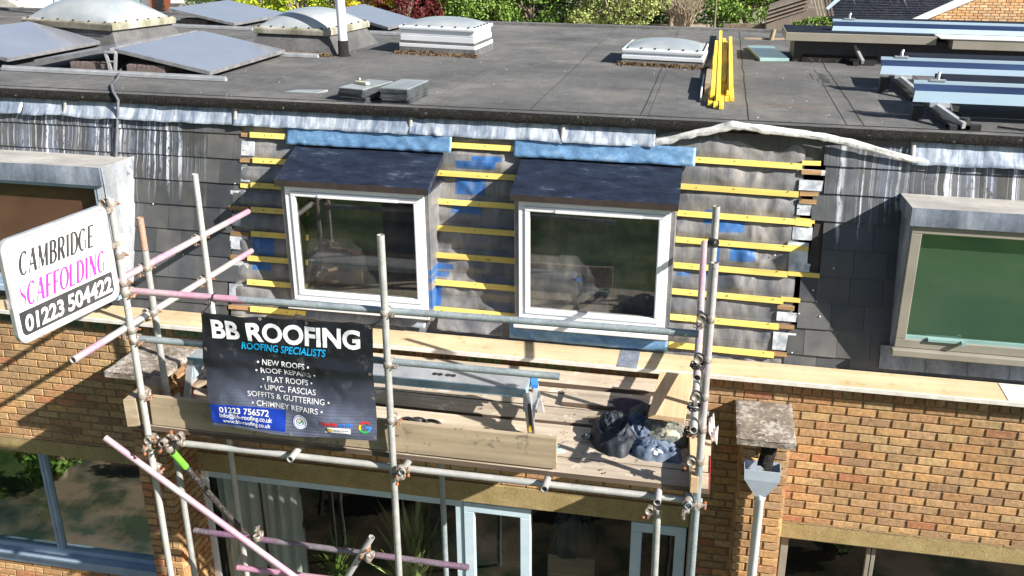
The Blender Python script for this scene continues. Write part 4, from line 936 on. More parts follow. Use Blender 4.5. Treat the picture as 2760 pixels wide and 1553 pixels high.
m.tube([ban(.985, .02, .002), (-2.03, YF-.03, 4.42), (-2.0, YF+.0, 4.46)], .006, 6, False)
m.build('cord', 'cord', BN)
# ------------------------------------------------------------------ scaffolder's sign
SG = thing('sign', 'white sign board of a scaffolding firm clamped to the left standard', 'sign', (-3.9, -2.05, 4.45))
hd = Vector((math.sin(R(7.8)), math.cos(R(7.8)), 0)); sn = Vector((hd.y, -hd.x, 0)); so_ = Vector((-3.853, -1.642, 4.457)); SW, SH = .855, .65
def sp(x, y, o=0.):   # x from left edge (0..SW), y up (0..SH)
    return so_+hd*(x-SW)+Vector((0, 0, y+.0))+sn*o
def rrect(x0, x1, y0, y1, r_, n_=8):
    P = []
    for cx, cy, a0 in ((x1-r_, y1-r_, 0), (x0+r_, y1-r_, 90), (x0+r_, y0+r_, 180), (x1-r_, y0+r_, 270)):
        P += [(cx+r_*math.cos(R(a0+90*i/n_)), cy+r_*math.sin(R(a0+90*i/n_))) for i in range(n_+1)]
    return P
m = MB(); m.prism([sp(x, y, 0) for x, y in rrect(.01, SW-.01, .01, SH-.01, .06)], sn*-.012); m.build('panel', 'sign_white', SG)
m = MB(); o_, i_ = rrect(0, SW, 0, SH, .07), rrect(.022, SW-.022, .022, SH-.022, .052); n_ = len(o_)
P = [sp(x, y, .012) for x, y in o_]+[sp(x, y, .012) for x, y in i_]+[sp(x, y, -.016) for x, y in o_]+[sp(x, y, .0015) for x, y in i_]
m.add(P, [(i, (i+1) % n_, n_+(i+1) % n_, n_+i) for i in range(n_)]+[(i, (i+1) % n_, 2*n_+(i+1) % n_, 2*n_+i) for i in range(n_)]+[(n_+i, n_+(i+1) % n_, 3*n_+(i+1) % n_, 3*n_+i) for i in range(n_)], False)
m.build('rim', 'alu', SG)
m = MB(); bp = [p for p in rrect(.045, SW-.035, .04, .40, .04) if p[1] < .19]; bp = [(.045, .195), (.045, .08)]+[p for p in rrect(.045, SW-.035, .04, .40, .04) if p[1] < .081]+[(SW-.035, .195)]
bp = [(.045, .195)]+sorted([p for p in rrect(.045, SW-.035, .04, .4, .04) if p[1] <= .0801 and p[0] < .2], key=lambda p: -p[1])+sorted([p for p in rrect(.045, SW-.035, .04, .4, .04) if p[1] <= .0801 and p[0] > .5], key=lambda p: p[1])+[(SW-.035, .195)]
m.add([sp(x, y, .0015) for x, y in bp], [tuple(range(len(bp)))]); m.build('black_band', 'sign_black', SG)
# a thick-and-thin italic alphabet drawn as ribbons on a 0..1 by 0..1 cell
TK, TN = .27, .10
def arc(cx, cy, rx, ry, a0, a1, n_=18): return [(cx+rx*math.cos(R(a0+(a1-a0)*i/n_)), cy+ry*math.sin(R(a0+(a1-a0)*i/n_))) for i in range(n_+1)]
def bowl(cx, cy, rx, ry, a0, a1):  # ribbon whose width follows |cos|
    P = arc(cx, cy, rx, ry, a0, a1); return P, [TN+(TK-TN)*abs(math.cos(R(a0+(a1-a0)*i/18)))**1.5 for i in range(19)]
def ser(x, y, w_=.26): return [(x-w_/2, y), (x+w_/2, y)], [.045, .045]
def stem(x, y0=0, y1=1, w_=TK): return [(x, y0), (x, y1)], [w_, w_]
GL = {
 'C': (.82, [bowl(.44, .5, .34, .47, 48, 312), ([(.70, .70), (.72, .99)], [.05, .03])]),
 'G': (.92, [bowl(.44, .5, .34, .47, 48, 290), ([(.70, .70), (.72, .99)], [.05, .03]), stem(.72, .04, .42, .15), ser(.72, .43, .30)]),
 'A': (.92, [([(.12, .02), (.46, 1)], [TN, TN]), ([(.46, 1), (.76, .02)], [TK, TK]), ([(.24, .34), (.66, .34)], [TN, TN]), ser(.12, .02, .22), ser(.77, .02, .28)]),
 'M': (1.12, [([(.16, .02), (.18, .98)], [TN, TN]), ([(.20, .98), (.54, .05)], [TK, TK*.8]), ([(.54, .05), (.86, .98)], [TN, TN]), stem(.90, .02, .98), ser(.16, .02), ser(.90, .02, .3), ser(.13, .98, .2), ser(.93, .98, .2)]),
 'B': (.82, [stem(.2), bowl(.38, .755, .26, .222, 90, -90), bowl(.38, .27, .32, .247, 90, -90), ([(.2, .977), (.4, .977)], [TN, TN]), ([(.2, .53), (.4, .53)], [TN, TN]), ([(.2, .023), (.4, .023)], [TN, TN]), ser(.16, .98, .2), ser(.16, .02, .2)]),
 'R': (.88, [stem(.2), bowl(.40, .745, .28, .232, 90, -90), ([(.2, .977), (.42, .977)], [TN, TN]), ([(.2, .51), (.42, .51)], [TN, TN]), ([(.45, .5), (.72, .02)], [TK, TK]), ser(.2, .02), ser(.16, .98, .2), ser(.78, .02, .2)]),
 'I': (.44, [stem(.22), ser(.22, .98), ser(.22, .02)]),
 'D': (.92, [stem(.2), bowl(.38, .5, .40, .477, 90, -90), ([(.2, .977), (.4, .977)], [TN, TN]), ([(.2, .023), (.4, .023)], [TN, TN]), ser(.16, .98, .2), ser(.16, .02, .2)]),
 'E': (.78, [stem(.2), ([(.1, .977), (.68, .977)], [TN, TN]), ([(.2, .51), (.52, .51)], [TN, TN]), ([(.1, .023), (.7, .023)], [TN, TN]), ([(.67, .78), (.68, .99)], [.02, .07]), ([(.69, .22), (.70, .01)], [.02, .07]), ([(.52, .40), (.52, .62)], [.05, .05])]),
 'F': (.72, [stem(.2), ([(.1, .977), (.66, .977)], [TN, TN]), ([(.2, .51), (.52, .51)], [TN, TN]), ser(.2, .02), ([(.65, .76), (.66, .99)], [.02, .07]), ([(.52, .40), (.52, .62)], [.05, .05])]),
 'O': (.92, [bowl(.46, .5, .36, .47, 0, 180), bowl(.46, .5, .36, .47, 180, 360)]),
 'L': (.74, [stem(.2), ser(.2, .98), ([(.1, .023), (.66, .023)], [TN, TN]), ([(.65, .24), (.66, .01)], [.02, .07])]),
 'N': (.96, [([(.18, .02), (.18, .98)], [TN, TN]), ([(.18, .98), (.76, .02)], [TK, TK]), ([(.76, .02), (.76, .98)], [TN, TN]), ser(.18, .02, .22), ser(.13, .98, .2), ser(.76, .98, .24)]),
 'S': (.72, [([(.60, .80), (.52, .93), (.36, .975), (.2, .92), (.13, .78), (.19, .64), (.36, .53), (.54, .42), (.62, .27), (.55, .1), (.38, .025), (.2, .06), (.10, .22)], [.04, .05, .06, .08, .13, .16, .18, .17, .14, .09, .06, .05, .04]), ([(.60, .74), (.62, .99)], [.04, .03]), ([(.10, .28), (.08, .0)], [.04, .03])]),
 ' ': (.3, [])}
def serif_text(word, x0, x1, y0, y1, mat, name, sl=.22, hump=0.):
    tot = sum(GL[c][0] for c in word); k = (x1-x0-sl*(y1-y0))/tot; H_ = y1-y0; m_ = MB(); x = x0; n_ = 0
    for c in word:
        for pts, ws in GL[c][1]:
            n_ += 1; L = []
            for i, (a, b) in enumerate(pts):
                t0 = Vector(pts[min(i+1, len(pts)-1)])-Vector(pts[max(i-1, 0)]); t0.normalize(); nn_ = Vector((-t0.y, t0.x)); w_ = ws[i]/2
                for s_ in (1, -1):
                    gx, gy = a+nn_.x*w_*s_, b+nn_.y*w_*s_*.8; L.append(sp(x+gx*k+sl*gy*H_, y0+gy*H_, .0018+.00012*(n_ % 6)))
            m_.add(L, [(2*i, 2*i+1, 2*i+3, 2*i+2) for i in range(len(pts)-1)])
        x += GL[c][0]*k
    m_.build(name, mat, SG)
serif_text('CAMBRIDGE', .10, .74, .405, .545, 'ink_grey', 'lettering')
serif_text('SCAFFOLDING', .055, .80, .215, .355, 'ink_pink', 'lettering')
def stext(body, x0, x1, y0, y1, mat, bold=.03):
    bm = textmesh(body, 1., bold, .12); xs = [v.co.x for v in bm.verts]; yy = [v.co.y for v in bm.verts]; a, b, c_, d_ = min(xs), max(xs), min(yy), max(yy)
    m_ = MB(); bm_to_mb(m_, bm, lambda x, y: sp(x0+(x-a)/(b-a)*(x1-x0), y0+(y-c_)/(d_-c_)*(y1-y0), .003)); m_.build('number', mat, SG)
stext('01223', .075, .38, .06, .165, 'white_paint', .028); stext('504422', .41, .80, .06, .17, 'white_paint', .028)
for y in (.60, .36): m = MB(); m.bar(sp(SW-.005, y, .006), sp(SW+.06, y, .006), .03, .035); m.tube([sp(SW+.01, y, .02), sp(SW+.01, y, -.02)], .012, 8, False); m.build('clamp', 'coupler', SG)
m = MB(); m.bar(sp(-.012, .30, -.01), sp(-.012, .24, -.01), .02, .02, hd); m.build('clamp', 'coupler', SG)
# ------------------------------------------------------------------ trestle platform
TR = thing('trestle', 'low blue sheened aluminium trestle standing along the boarded platform', 'trestle', (-2.5, -.9, 3.4))
zt = 3.735; y0, y1 = -1.045, -.78
m = MB(); m.box(-3.80, -1.17, y0, y1, zt-.05, zt); m.box(-3.80, -1.17, y0-.006, y0-.0005, zt-.012, zt+.006)
m.box(-3.80, -1.17, y0-.004, y0-.0005, zt-.056, zt-.045); m.build('platform', 'alu_teal', TR, bevel=.004)
m = MB(); m.box(-3.79, -1.18, y0+.02, y1-.02, zt+.0015, zt+.004); m.build('tread', 'alu', TR)
m = MB(); [m.tube([(x, -.93, zt+.002), (x, -.93, zt+.009)], .02, 12, False) for x in (-1.87, -1.83, -1.77, -1.73)]; m.build('handle_slot', 'black', TR)
def endframe(xe, s_):
    m_ = MB(); m_.mi = 0; Z0 = 3.402
    m_.bar((xe, y0+.01, zt-.02), (xe+s_*.05, y0-.05, Z0), .03, .05, (1, 0, 0)); m_.bar((xe, y1-.01, zt-.02), (xe+s_*.05, y1+.05, Z0), .03, .05, (1, 0, 0))
    m_.bar((xe+s_*.02, y1-.0, zt-.10), (xe+s_*.045, y0-.02, Z0+.09), .018, .03, (1, 0, 0)); m_.bar((xe+s_*.03, y0-.03, Z0+.12), (xe+s_*.03, y1+.03, Z0+.12), .02, .03)
    m_.build('end_frame', 'alu', TR)
    m_ = MB(); m_.box(xe-.02, xe+.025, y0-.012, y0+.04, zt-.16, zt-.0505); m_.box(xe-.018, xe+.024, y1-.05, y1+.012, zt-.08, zt+.008); m_.build('bracket', 'greenglass' if s_ > 0 else 'alu_blue', TR)
endframe(-1.165, 1); endframe(-3.77, -1)
m = MB(); m.bar((-1.135, y0-.045, 3.66), (-1.118, y0-.066, 3.45), .004, .024, (1, 0, 0)); m.build('warning_strip', 'sign_black', TR)
m = MB(); m.bar((-1.126, y0-.066, 3.50), (-1.119, y0-.074, 3.45), .004, .020, (1, 0, 0)); m.build('yellow_label', 'ink_yellow', TR)
m = MB(); m.bar((-1.16, y1+.0, zt+.012), (-1.13, y1-.13, zt-.03), .05, .03); m.build('blue_catch', 'ink_blue', TR)
# loose timber offcuts near the left end
def plank(lab, a, b, w_, h_, mat='plankwood', up=(0, 0, 1), name='timber_offcut', cat='timber', group=None):
    m_ = MB(); m_.bar(a, b, w_, h_, up); return tag(m_.build(name, mat, bevel=.002), lab, cat, group)
plank('propped timber offcut leaning behind the left trestle leg', (-3.75, -.86, 3.43), (-3.50, -.70, 3.70), .10, .03)
plank('grey timber offcut crossing behind the left trestle leg', (-3.80, -1.02, 3.47), (-3.45, -.62, 3.60), .06, .03, 'toewood')
plank('upright pale board behind the banner edge near the left trestle leg', (-3.42, -1.10, 3.42), (-3.40, -1.02, 3.78), .12, .02, 'plankwood', (0, 1, 0))
m = MB(); m.cone((-3.86, -1.02, 3.405), (-3.86, -1.02, 3.50), .05, .062); tag(m.build('clay_pot', 'terra'), 'small terracotta coloured tub on the platform by the left trestle leg', 'tub')
plank('fresh wide plank propped over the clothes pile beside the right standard', aZ(1824, 1012, 3.66), aZ(1796, 1128, 3.64), .25, .038, name='plank')
plank('short green tinted block lying behind the toe board by the right trestle foot', (-1.02, -1.36, 3.42), (-.88, -1.27, 3.43), .05, .04, 'greenglass')
plank('small pale offcut on the platform to the left of the dark jacket', (-.75, -.80, 3.42), (-.62, -.76, 3.425), .05, .03, 'toewood')
# ------------------------------------------------------------------ clothes and harness
def cloth(name, mat, c, r, lab, seed, ns=14, fold=.3, rot=0., cat='clothing', group='clothes piled on the platform', peak=None, res=(84, 34), sm=True):
    m_ = MB(); cs, sn_ = math.cos(rot), math.sin(rot)
    def fn(u, v):
        th = u*2*math.pi; rad = v; x, y = rad*math.cos(th), rad*math.sin(th)
        e = 1+.28*noise.noise(Vector((math.cos(th)*1.3, math.sin(th)*1.3, seed)))+.1*noise.noise(Vector((math.cos(th)*4, math.sin(th)*4, seed)))
        hz = math.sqrt(max(0, 1-rad**2.4)); q = Vector((x*2.2, y*2.2, seed*3.1))
        qq = Vector((q.x*.75+noise.noise(q)*.9, q.y*1.1+noise.noise(q+Vector((7, 3, 1)))*.9, seed)); vd = noise.voronoi(qq)[0]; rg = 1-2.6*min(.8, vd[1]-vd[0])
        vd2 = noise.voronoi(qq*2.3)[0]; rg2 = .6-1.6*min(.8, vd2[1]-vd2[0])
        z = hz*(.72+fold*rg*.8+fold*.45*rg2)
        if peak: z += .45*math.exp(-(((x-peak[0])**2+(y-peak[1])**2)/.3))
        X, Y = x*e*r[0], y*e*r[1]
        return (c[0]+X*cs-Y*sn_, c[1]+X*sn_+Y*cs, c[2]+max(0, z)*r[2]-.004)
    m_.grid(fn, res[0], res[1], sm); return tag(m_.build(name, mat, solid=0), lab, cat, group)
ZC = 3.402
cloth('jacket', 'darkcloth', (-.53, -.98, ZC), (.19, .25, .115), 'dark waterproof jacket heaped at the left of the clothes pile', 3, fold=.5, peak=(-.1, .2), res=(54, 20))
cloth('jeans', 'denim', (-.235, -1.13, ZC), (.20, .13, .085), 'crumpled blue denim jeans with a white smudge at the front of the clothes pile', 8, fold=.5, rot=-.25, res=(48, 18))
cloth('trousers', 'greycloth', (-.22, -.93, ZC+.03), (.20, .13, .105), 'grey green work trousers on top of the clothes pile', 12, fold=.5, rot=-.3)
cloth('shirt', 'denim', (-.38, -.92, ZC), (.12, .17, .13), 'blue denim shirt between the dark jacket and the trousers', 17, fold=.5, rot=.5)
cloth('towel', 'creamcloth', (-.17, -.98, ZC+.075), (.115, .055, .055), 'cream cloth folded over the grey green trousers', 21, fold=.35, rot=-.35)
cloth('fleece', 'plumcloth', (-.47, -.55, ZC), (.19, .09, .075), 'plum grey fleece behind the clothes pile', 25, fold=.4, rot=-.1)
cloth('jumper', 'greycloth', (-.33, -.66, ZC), (.13, .10, .10), 'grey jumper bunched between the fleece and the plank', 29, fold=.5)
cloth('white_rag', 'white_paint', (-.235, -1.205, ZC+.045), (.055, .03, .03), 'white rag patch lying on the blue jeans', 33, fold=.3, rot=-.2)
m = MB(); c = Vector((-.665, -1.065, 3.42))
m.grid(lambda u, v: c+Vector((.05*v*math.cos(6.283*u)*1.0-.05, .045*v*math.sin(6.283*u), .022*(1-v**2)+.01)), 24, 6); cp = m.build('cap', 'darkcloth'); tag(cp, 'black flat peaked cap beside the dark jacket', 'cap')
m = MB(); m.box(c.x-.065, c.x-.05, c.y-.012, c.y+.004, c.z+.026, c.z+.030); m.build('badge', 'white_paint', cp)
m = MB(); random.seed(77)
for _ in range(150):
    x, y = rr(-3.8, 0), rr(-1.5, -.2); s1 = rr(.004, .014); a = rr(0, 3.1); d1, d2 = Vector((math.cos(a), math.sin(a), rr(-.2, .2)))*s1, Vector((-math.sin(a), math.cos(a), rr(-.2, .2)))*s1*rr(.3, .9); p = Vector((x, y, ZC+.006)); m.quad(p-d1, p-d2, p+d1, p+d2)
tag(m.build('wood_chips', 'grime'), 'scattered chips and leaf scraps on the scaffold platform', 'debris', kind='stuff')
HN = thing('harness', 'black strap harness with a metal buckle lying behind the toe board', 'harness', (-1.9, -1.22, ZC))
m = MB(); random.seed(4)
for k in range(9):
    cx, cy = -1.93+rr(-.09, .11), -1.20+rr(-.04, .04); rx, ry = rr(.04, .09), rr(.02, .04); a0 = rr(0, 3)
    pts = [Vector((cx+rx*math.cos(a0+i*.42), cy+ry*math.sin(a0+i*.42), ZC+.012+.035*abs(math.sin(a0+i*.36))+.006*k)) for i in range(12)]
    L = []
    for i, p in enumerate(pts): L += [p+Vector((0, -.002, -.012)), p+Vector((0, .004, .014))]
    m.add(L, [(2*i, 2*i+1, 2*i+3, 2*i+2) for i in range(11)], True)
m.build('straps', 'black', HN, solid=.003)
m = MB(); c = Vector((-1.86, -1.235, ZC+.075))
m.tube([c+Vector((.02*math.cos(t_), -.002, .014*math.sin(t_))) for t_ in [i*.5236 for i in range(13)]], .0028, 6, False); m.bar(c-Vector((0, 0, .013)), c+Vector((0, 0, .013)), .004, .004); m.build('buckle', 'alu', HN)
m = MB(); m.grid(lambda u, v: (.11+.07*u, -.98+.10*v, 3.52+.07*math.sin(u*9+v*4)*math.sin(v*8)-.1*u+.08*v), 12, 12); tag(m.build('plastic_sheet', 'plasticbag', solid=.001), 'crumpled clear plastic caught behind the right standard', 'plastic sheet')
# ------------------------------------------------------------------ things on the roof
ZR = 5.376
def panel(name, lab, P0, U, V, group='solar panels on the flat roof', mat='solar'):
    P0, U, V = map(Vector, (P0, U, V)); N = U.cross(V).normalized()
    if N.z < 0: N = -N
    t_ = thing(name, lab, 'solar panel', P0+(U+V)/2-Vector((0, 0, .0)), group)
    m_ = MB(); u, v = U.normalized(), V.normalized(); w_ = .03
    for o, a, b in ((P0, U, v*w_), (P0+V-v*w_, U, v*w_), (P0+v*w_, u*w_, V-v*2*w_), (P0+U-u*w_+v*w_, u*w_, V-v*2*w_)): m_.obox(o-N*.035, a, b, N*.035)
    m_.build('frame', 'frame_silver', t_)
    m_ = MB(); m_.obox(P0+u*.012+v*.012-N*.03, U-u*.024, V-v*.024, N*.031); m_.build('solar_glass', mat, t_)
    m_ = MB(); m_.obox(P0+u*.015+v*.015-N*.034, U-u*.03, V-v*.03, N*.003); m_.build('backsheet', 'black', t_)
    return t_
zr, zl = 5.625, 5.455
panel('solar_panel', 'solar panel tilting right, nearest the vent pipe', (-5.87, 1.68, zr), (1.06, -.09, zl-zr), (-.01, 1.72, 0))
panel('solar_panel', 'solar panel tilting left, its dark edge seen beside the bricks', (-5.93, 1.68, zr), (-.93, .05, zl-zr+.02), (-.01, 1.72, 0))
panel('solar_panel', 'solar panel at the left edge tilting right', (-8.25, 1.86, zr+.03), (1.06, -.10, zl-zr-.01), (.03, 1.62, 0))
panel('solar_panel', 'far solar panel tilting right between the two largest dome skylights', (-7.80, 5.90, zr), (1.06, -.09, zl-zr), (.1, 1.6, 0))
panel('solar_panel', 'farthest solar panel tilting right behind the second dome skylight', (-5.50, 6.35, zr), (1.02, -.45, zl-zr), (.1, 1.1, 0))
def rail(lab, a, b, w_=.045, h_=.03, mat='alu', grp='mounting rails of the solar panels'):
    m_ = MB(); m_.bar(a, b, w_, h_); m_.bar(Vector(a)+Vector((0, 0, h_*.8)), Vector(b)+Vector((0, 0, h_*.8)), w_*.3, h_*.6); return tag(m_.build('mounting_rail', mat), lab, 'rail', grp)
rail('front ground rail under the two nearest solar panels', (-7.15, 1.62, ZR+.02), (-4.62, 1.53, ZR+.02))
rail('rear ground rail under the nearest right tilted solar panel', (-7.0, 3.38, ZR+.02), (-4.42, 3.30, ZR+.02))
rail('ground rail under the far solar panel', (-8.6, 5.85, ZR+.02), (-6.4, 5.68, ZR+.02))
rail('ground rail under the farthest solar panel', (-5.6, 5.8, ZR+.02), (-4.2, 5.66, ZR+.02))
m = MB(); m.bar((-5.92, 1.64, ZR+.03), (-5.96, 1.64, zr-.03), .012, .03); m.bar((-5.88, 1.64, ZR+.03), (-5.84, 1.64, zr-.03), .012, .03); m.bar((-5.95, 1.64, ZR+.13), (-5.85, 1.64, ZR+.13), .01, .012); m.bar((-5.96, 1.64, zr-.03), (-5.84, 1.64, zr-.03), .02, .02)
tag(m.build('ridge_bracket', 'alu'), 'aluminium bracket propping the meeting edges of the two nearest solar panels', 'bracket')
def bricks(lab, x, y, n_, x2=None):
    m_ = MB()
    for k in range(n_):
        xx = x+k*.105; m_.box(xx, xx+.1, y, y+.21, ZR+.035, ZR+.10)
        for q in range(3): m_.box(xx+.012+.028*q, xx+.03+.028*q, y+.01, y+.2, ZR+.1005, ZR+.106)
    return tag(m_.build('ballast_brick', 'ballast', bevel=.006), lab, 'ballast', 'ballast bricks under the solar panels')
bricks('row of ballast bricks under the left tilting solar panel', -6.42, 1.70, 4); bricks('row of ballast bricks under the nearest right tilting solar panel', -5.76, 1.66, 4); bricks('row of ballast bricks under the far solar panel', -7.66, 5.95, 4)
# right hand array: long aluminium rails on sloping feet
def purlin(lab, x0, y, z, h_=.085, ex=5.4):
    t_ = thing('panel_support_rail', lab, 'rail', (x0+1, y, ZR), 'aluminium beams of the right hand array')
    m_ = MB(); m_.hexa([(x0, y, z), (ex, y, z), (ex, y+.01, z), (x0, y+.01, z), (x0+.01, y+.012, z+h_), (ex, y+.012, z+h_), (ex, y+.022, z+h_), (x0+.01, y+.022, z+h_)]); m_.build('front_flange', 'alu_blue', t_)
    m_ = MB(); m_.hexa([(x0+.01, y+.023, z+h_-.02), (ex, y+.023, z+h_-.02), (ex, y+.11, z+h_+.03), (x0+.01, y+.11, z+h_+.03), (x0+.01, y+.023, z+h_-.008), (ex, y+.023, z+h_-.008), (ex, y+.11, z+h_+.042), (x0+.01, y+.11, z+h_+.042)]); m_.build('channel', 'alu_deep', t_)
    m_ = MB(); m_.bar((x0+.01, y+.13, z+h_+.055), (ex, y+.13, z+h_+.055), .028, .026); m_.build('upper_flange', 'alu_blue', t_)
    m_ = MB(); m_.hexa([(x0+.30, y+.17, z+h_+.02), (ex, y+.17, z+h_+.02), (ex, y+.80, z+h_+.0), (x0+.30, y+.80, z+h_+.0), (x0+.30, y+.17, z+h_+.05), (ex, y+.17, z+h_+.05), (ex, y+.80, z+h_+.035), (x0+.30, y+.80, z+h_+.035)]); m_.build('panel', 'navy', t_)
    m_ = MB(); m_.box(x0+.13, x0+.25, y+.11, y+.15, z+h_+.068, z+h_+.080); m_.tube([(x0+.19, y+.13, z+h_+.07), (x0+.19, y+.13, z+h_+.12), (x0+.20, y+.15, z+h_+.13)], .013, 8, False)
    m_.box(x0+.13, x0+.28, y-.012, y+.02, z-.035, z-.001); m_.build('clamp', 'alu', t_)
    m_ = MB(); m_.bar((x0+.18, y+.02, z-.03), (x0+.33, y-.32, ZR+.04), .05, .03, (1, 0, 0)); m_.bar((x0+.17, y+.0, z-.02), (x0+.42, y+.36, ZR+.05), .03, .05); m_.build('strut', 'alu', t_)
    m_ = MB(); m_.bar((x0+.25, y-.36, ZR+.022), (x0+.25, y+.9, ZR+.022), .05, .04); m_.box(x0+.02, x0+.10, y+.05, y+.12, ZR, z-.04); m_.box(x0+.30, x0+.46, y-.30, y-.24, ZR, ZR+.045); m_.build('foot', 'black', t_)
    return t_
purlin('nearest aluminium beam at the right edge of the flat roof', 1.535, 1.12, 5.53)
purlin('second aluminium beam behind the nearest on the right of the flat roof', 1.467, 2.42, 5.555, .075)
purlin('far aluminium beam behind the raised rooflight box', 1.235, 4.60, 5.717, .05)
m = MB(); m.tube([(1.88, .86, ZR), (1.88, .86, ZR+.09)], .035, 16, False); m.box(1.76, 1.92, .82, .90, ZR, ZR+.04); tag(m.build('end_block', 'black', bevel=.004), 'black rubber end block with an upright knob near the roof kerb', 'block')
m = MB(); m.tube([(2.15, .98, ZR+.01), (2.3, .9, ZR+.01), (2.6, .86, ZR+.012), (2.9, .95, ZR+.02), (3.3, 1.1, ZR+.03)], .008, 6, False); tag(m.build('cable', 'cord'), 'thin black cable lying on the felt below the right hand beams', 'cable')
# yellow battens
random.seed(12)
BB = [(-.035, 1.34, 5.5, 0), (.012, 1.25, 6.4, 0), (.06, 1.22, 6.2, 0), (.105, 1.6, 5.9, 0), (.148, 1.62, 5.8, 0), (-.02, 1.5, 5.6, 1), (.03, 1.4, 6.8, 1), (.118, 1.68, 5.75, 1), (.075, 2.4, 5.2, 1), (.135, 1.75, 5.7, 2)]
for i, (x, ya, yb, k) in enumerate(BB):
    m = MB(); dx = rr(-.03, .03)
    m.bar((x-.005, ya, ZR+.022+.040*k), (x-.005+dx, yb, ZR+.022+.040*k), .038, .036)
    tag(m.build('loose_batten', 'batten_y', bevel=.001), 'long yellow roofing batten in the bundle on the flat roof right of the small skylight', 'batten', 'loose yellow battens on the flat roof')
m = MB(); m.obox((-.10, 1.95, ZR), (.05, 0, .0), (0, .95, 0), (0, 0, .10)); tag(m.build('offcut_board', 'toewood'), 'short weathered board standing against the yellow batten bundle', 'board')
m = MB(); m.obox((-.13, 1.62, ZR), (.012, 0, 0), (0, 1.1, 0), (0, 0, .07)); tag(m.build('white_strip', 'white_plastic'), 'thin white strip standing against the weathered board', 'strip')
# slate stacks
def stack(lab, x, y, n_, ang, sp_=.0):
    t_ = thing('slate_stack', lab, 'slate stack', (x, y, ZR), 'stacks of new slates near the kerb')
    z = ZR
    for i in range(n_):
        a = R(ang+rr(-3, 3)); ca, sa = math.cos(a), math.sin(a); dx, dy = rr(-.008, .008)+sp_*i, rr(-.010, .010)-sp_*.3*i
        P = [(x+dx+u*ca-v*sa, y+dy+u*sa+v*ca) for u, v in ((-.125, -.25), (.125, -.25), (.125, .25), (-.125, .25))]
        m_ = MB(); tl = rr(-.003, .003); m_.hexa([(*p, z) for p in P]+[(p[0], p[1], z+.0085) for p in P])
        s_ = m_.build('slate', 'slatepile' if i < n_-1 else 'slatetop', t_); z += .0105+rr(0, .002)
    return t_
stack('straight stack of new slates, right of the pair near the kerb', -2.655, 1.04, 12, -3)
stack('splayed stack of new slates with a pale block on top, near the kerb', -2.985, 1.05, 10, -14, -.004)
m = MB(); m.bar((-3.12, 1.08, ZR+.125), (-2.98, 1.0, ZR+.13), .045, .025); m.bar((-3.11, 1.10, ZR+.14), (-3.08, 1.08, ZR+.155), .015, .02); tag(m.build('pale_block', 'creamcloth', bevel=.003), 'pale cream offcut block on top of the splayed slate stack', 'block')
m = MB(); m.hexa([(-3.83, 1.13, ZR), (-3.52, 1.13, ZR), (-3.46, 1.24, ZR), (-3.77, 1.25, ZR), (-3.83, 1.13, ZR+.006), (-3.52, 1.13, ZR+.006), (-3.46, 1.24, ZR+.02), (-3.77, 1.25, ZR+.006)]); tag(m.build('loose_slate', 'slatetop'), 'single pale slate lying flat on the roof left of the slate stacks', 'slate')
P = [aZ(*q, ZR+.02) for q in ((2048, 161), (2127, 161), (2083, 127), (2013, 126))]
m = MB(); m.hexa([p-Vector((0, 0, .02)) for p in P]+[p+Vector((0, 0, .015)) for p in P]); tag(m.build('glass_pane', 'greenglass', bevel=.003), 'pale green glass pane lying flat on the roof beside the raised rooflight box', 'glass pane')
m = MB(); p = aZ(2078, 108, ZR); m.tube([p, p+Vector((.03, 0, .14))], .03, 10, False); m.bar(p+Vector((-.35, .0, .01)), p+Vector((.3, .1, .01)), .03, .02); tag(m.build('conduit_stub', 'toewood'), 'short grey stub on a flat bar near the rear roof edge', 'stub')
# ------------------------------------------------------------------ behind the terrace
def leaves(m, c, r, n_, s_, seed, clump=26, flat=0.):
    random.seed(seed); c = Vector(c); cl = []
    for _ in range(clump):
        d = Vector((random.gauss(0, 1), random.gauss(0, 1), random.gauss(0, 1))).normalized()*rr(.55, 1.)
        cl.append((c+Vector((d.x*r[0], d.y*r[1], d.z*r[2])), rr(.2, .42)))
    for i in range(n_):
        q, k = random.choice(cl); d = Vector((random.gauss(0, 1), random.gauss(0, 1), random.gauss(0, 1)))
        d = d.normalized()*k*rr(.5, 1.); p = q+Vector((d.x*r[0], d.y*r[1], d.z*r[2]))
        n1 = (d+Vector((rr(-1, 1), rr(-1, 1), rr(-.5, 1.2)))).normalized(); a = n1.orthogonal().normalized(); b = n1.cross(a); t_ = rr(0, 6.3); a, b = a*math.cos(t_)+b*math.sin(t_), b*math.cos(t_)-a*math.sin(t_)
        w_ = s_*rr(.6, 1.3); kk = rr(.55, 1.35); m.col = (kk, kk*rr(.93, 1.07), kk*.95); m.quad(p-a*w_, p-b*w_*.5, p+a*w_, p+b*w_*.5)
def tree(name, lab, cat, x, y, zc, r, mat, n_=5000, s_=.07, seed=0, group='shrubs and trees behind the terrace', zg=None, clump=30):
    if zg is None: zg = 3.0 if y > 20 else 0
    t_ = thing(name, lab, cat, (x, y, zg), group)
    m_ = MB(); random.seed(seed+1)
    m_.tube([(x, y, zg-.2), (x+.05, y, (zg+zc)/2), (x, y, zc)], [.12, .09, .05], 9, False)
    for _ in range(7):
        e = Vector((x+rr(-.7, .7)*r[0], y+rr(-.7, .7)*r[1], zc+rr(-.3, .7)*r[2])); m_.tube([(x, y, zg+(zc-zg)*rr(.2, .8)), (Vector((x, y, zc))+e)/2, e], [.05, .035, .012], 6, False)
    m_.build('trunk', 'bark', t_)
    m_ = MB(); leaves(m_, (x, y, zc), r, n_, s_, seed, clump); m_.build('crown', mat, t_, vc=True); return t_
def P30(px_, py_, Y): return aYr(px_, py_, Y)
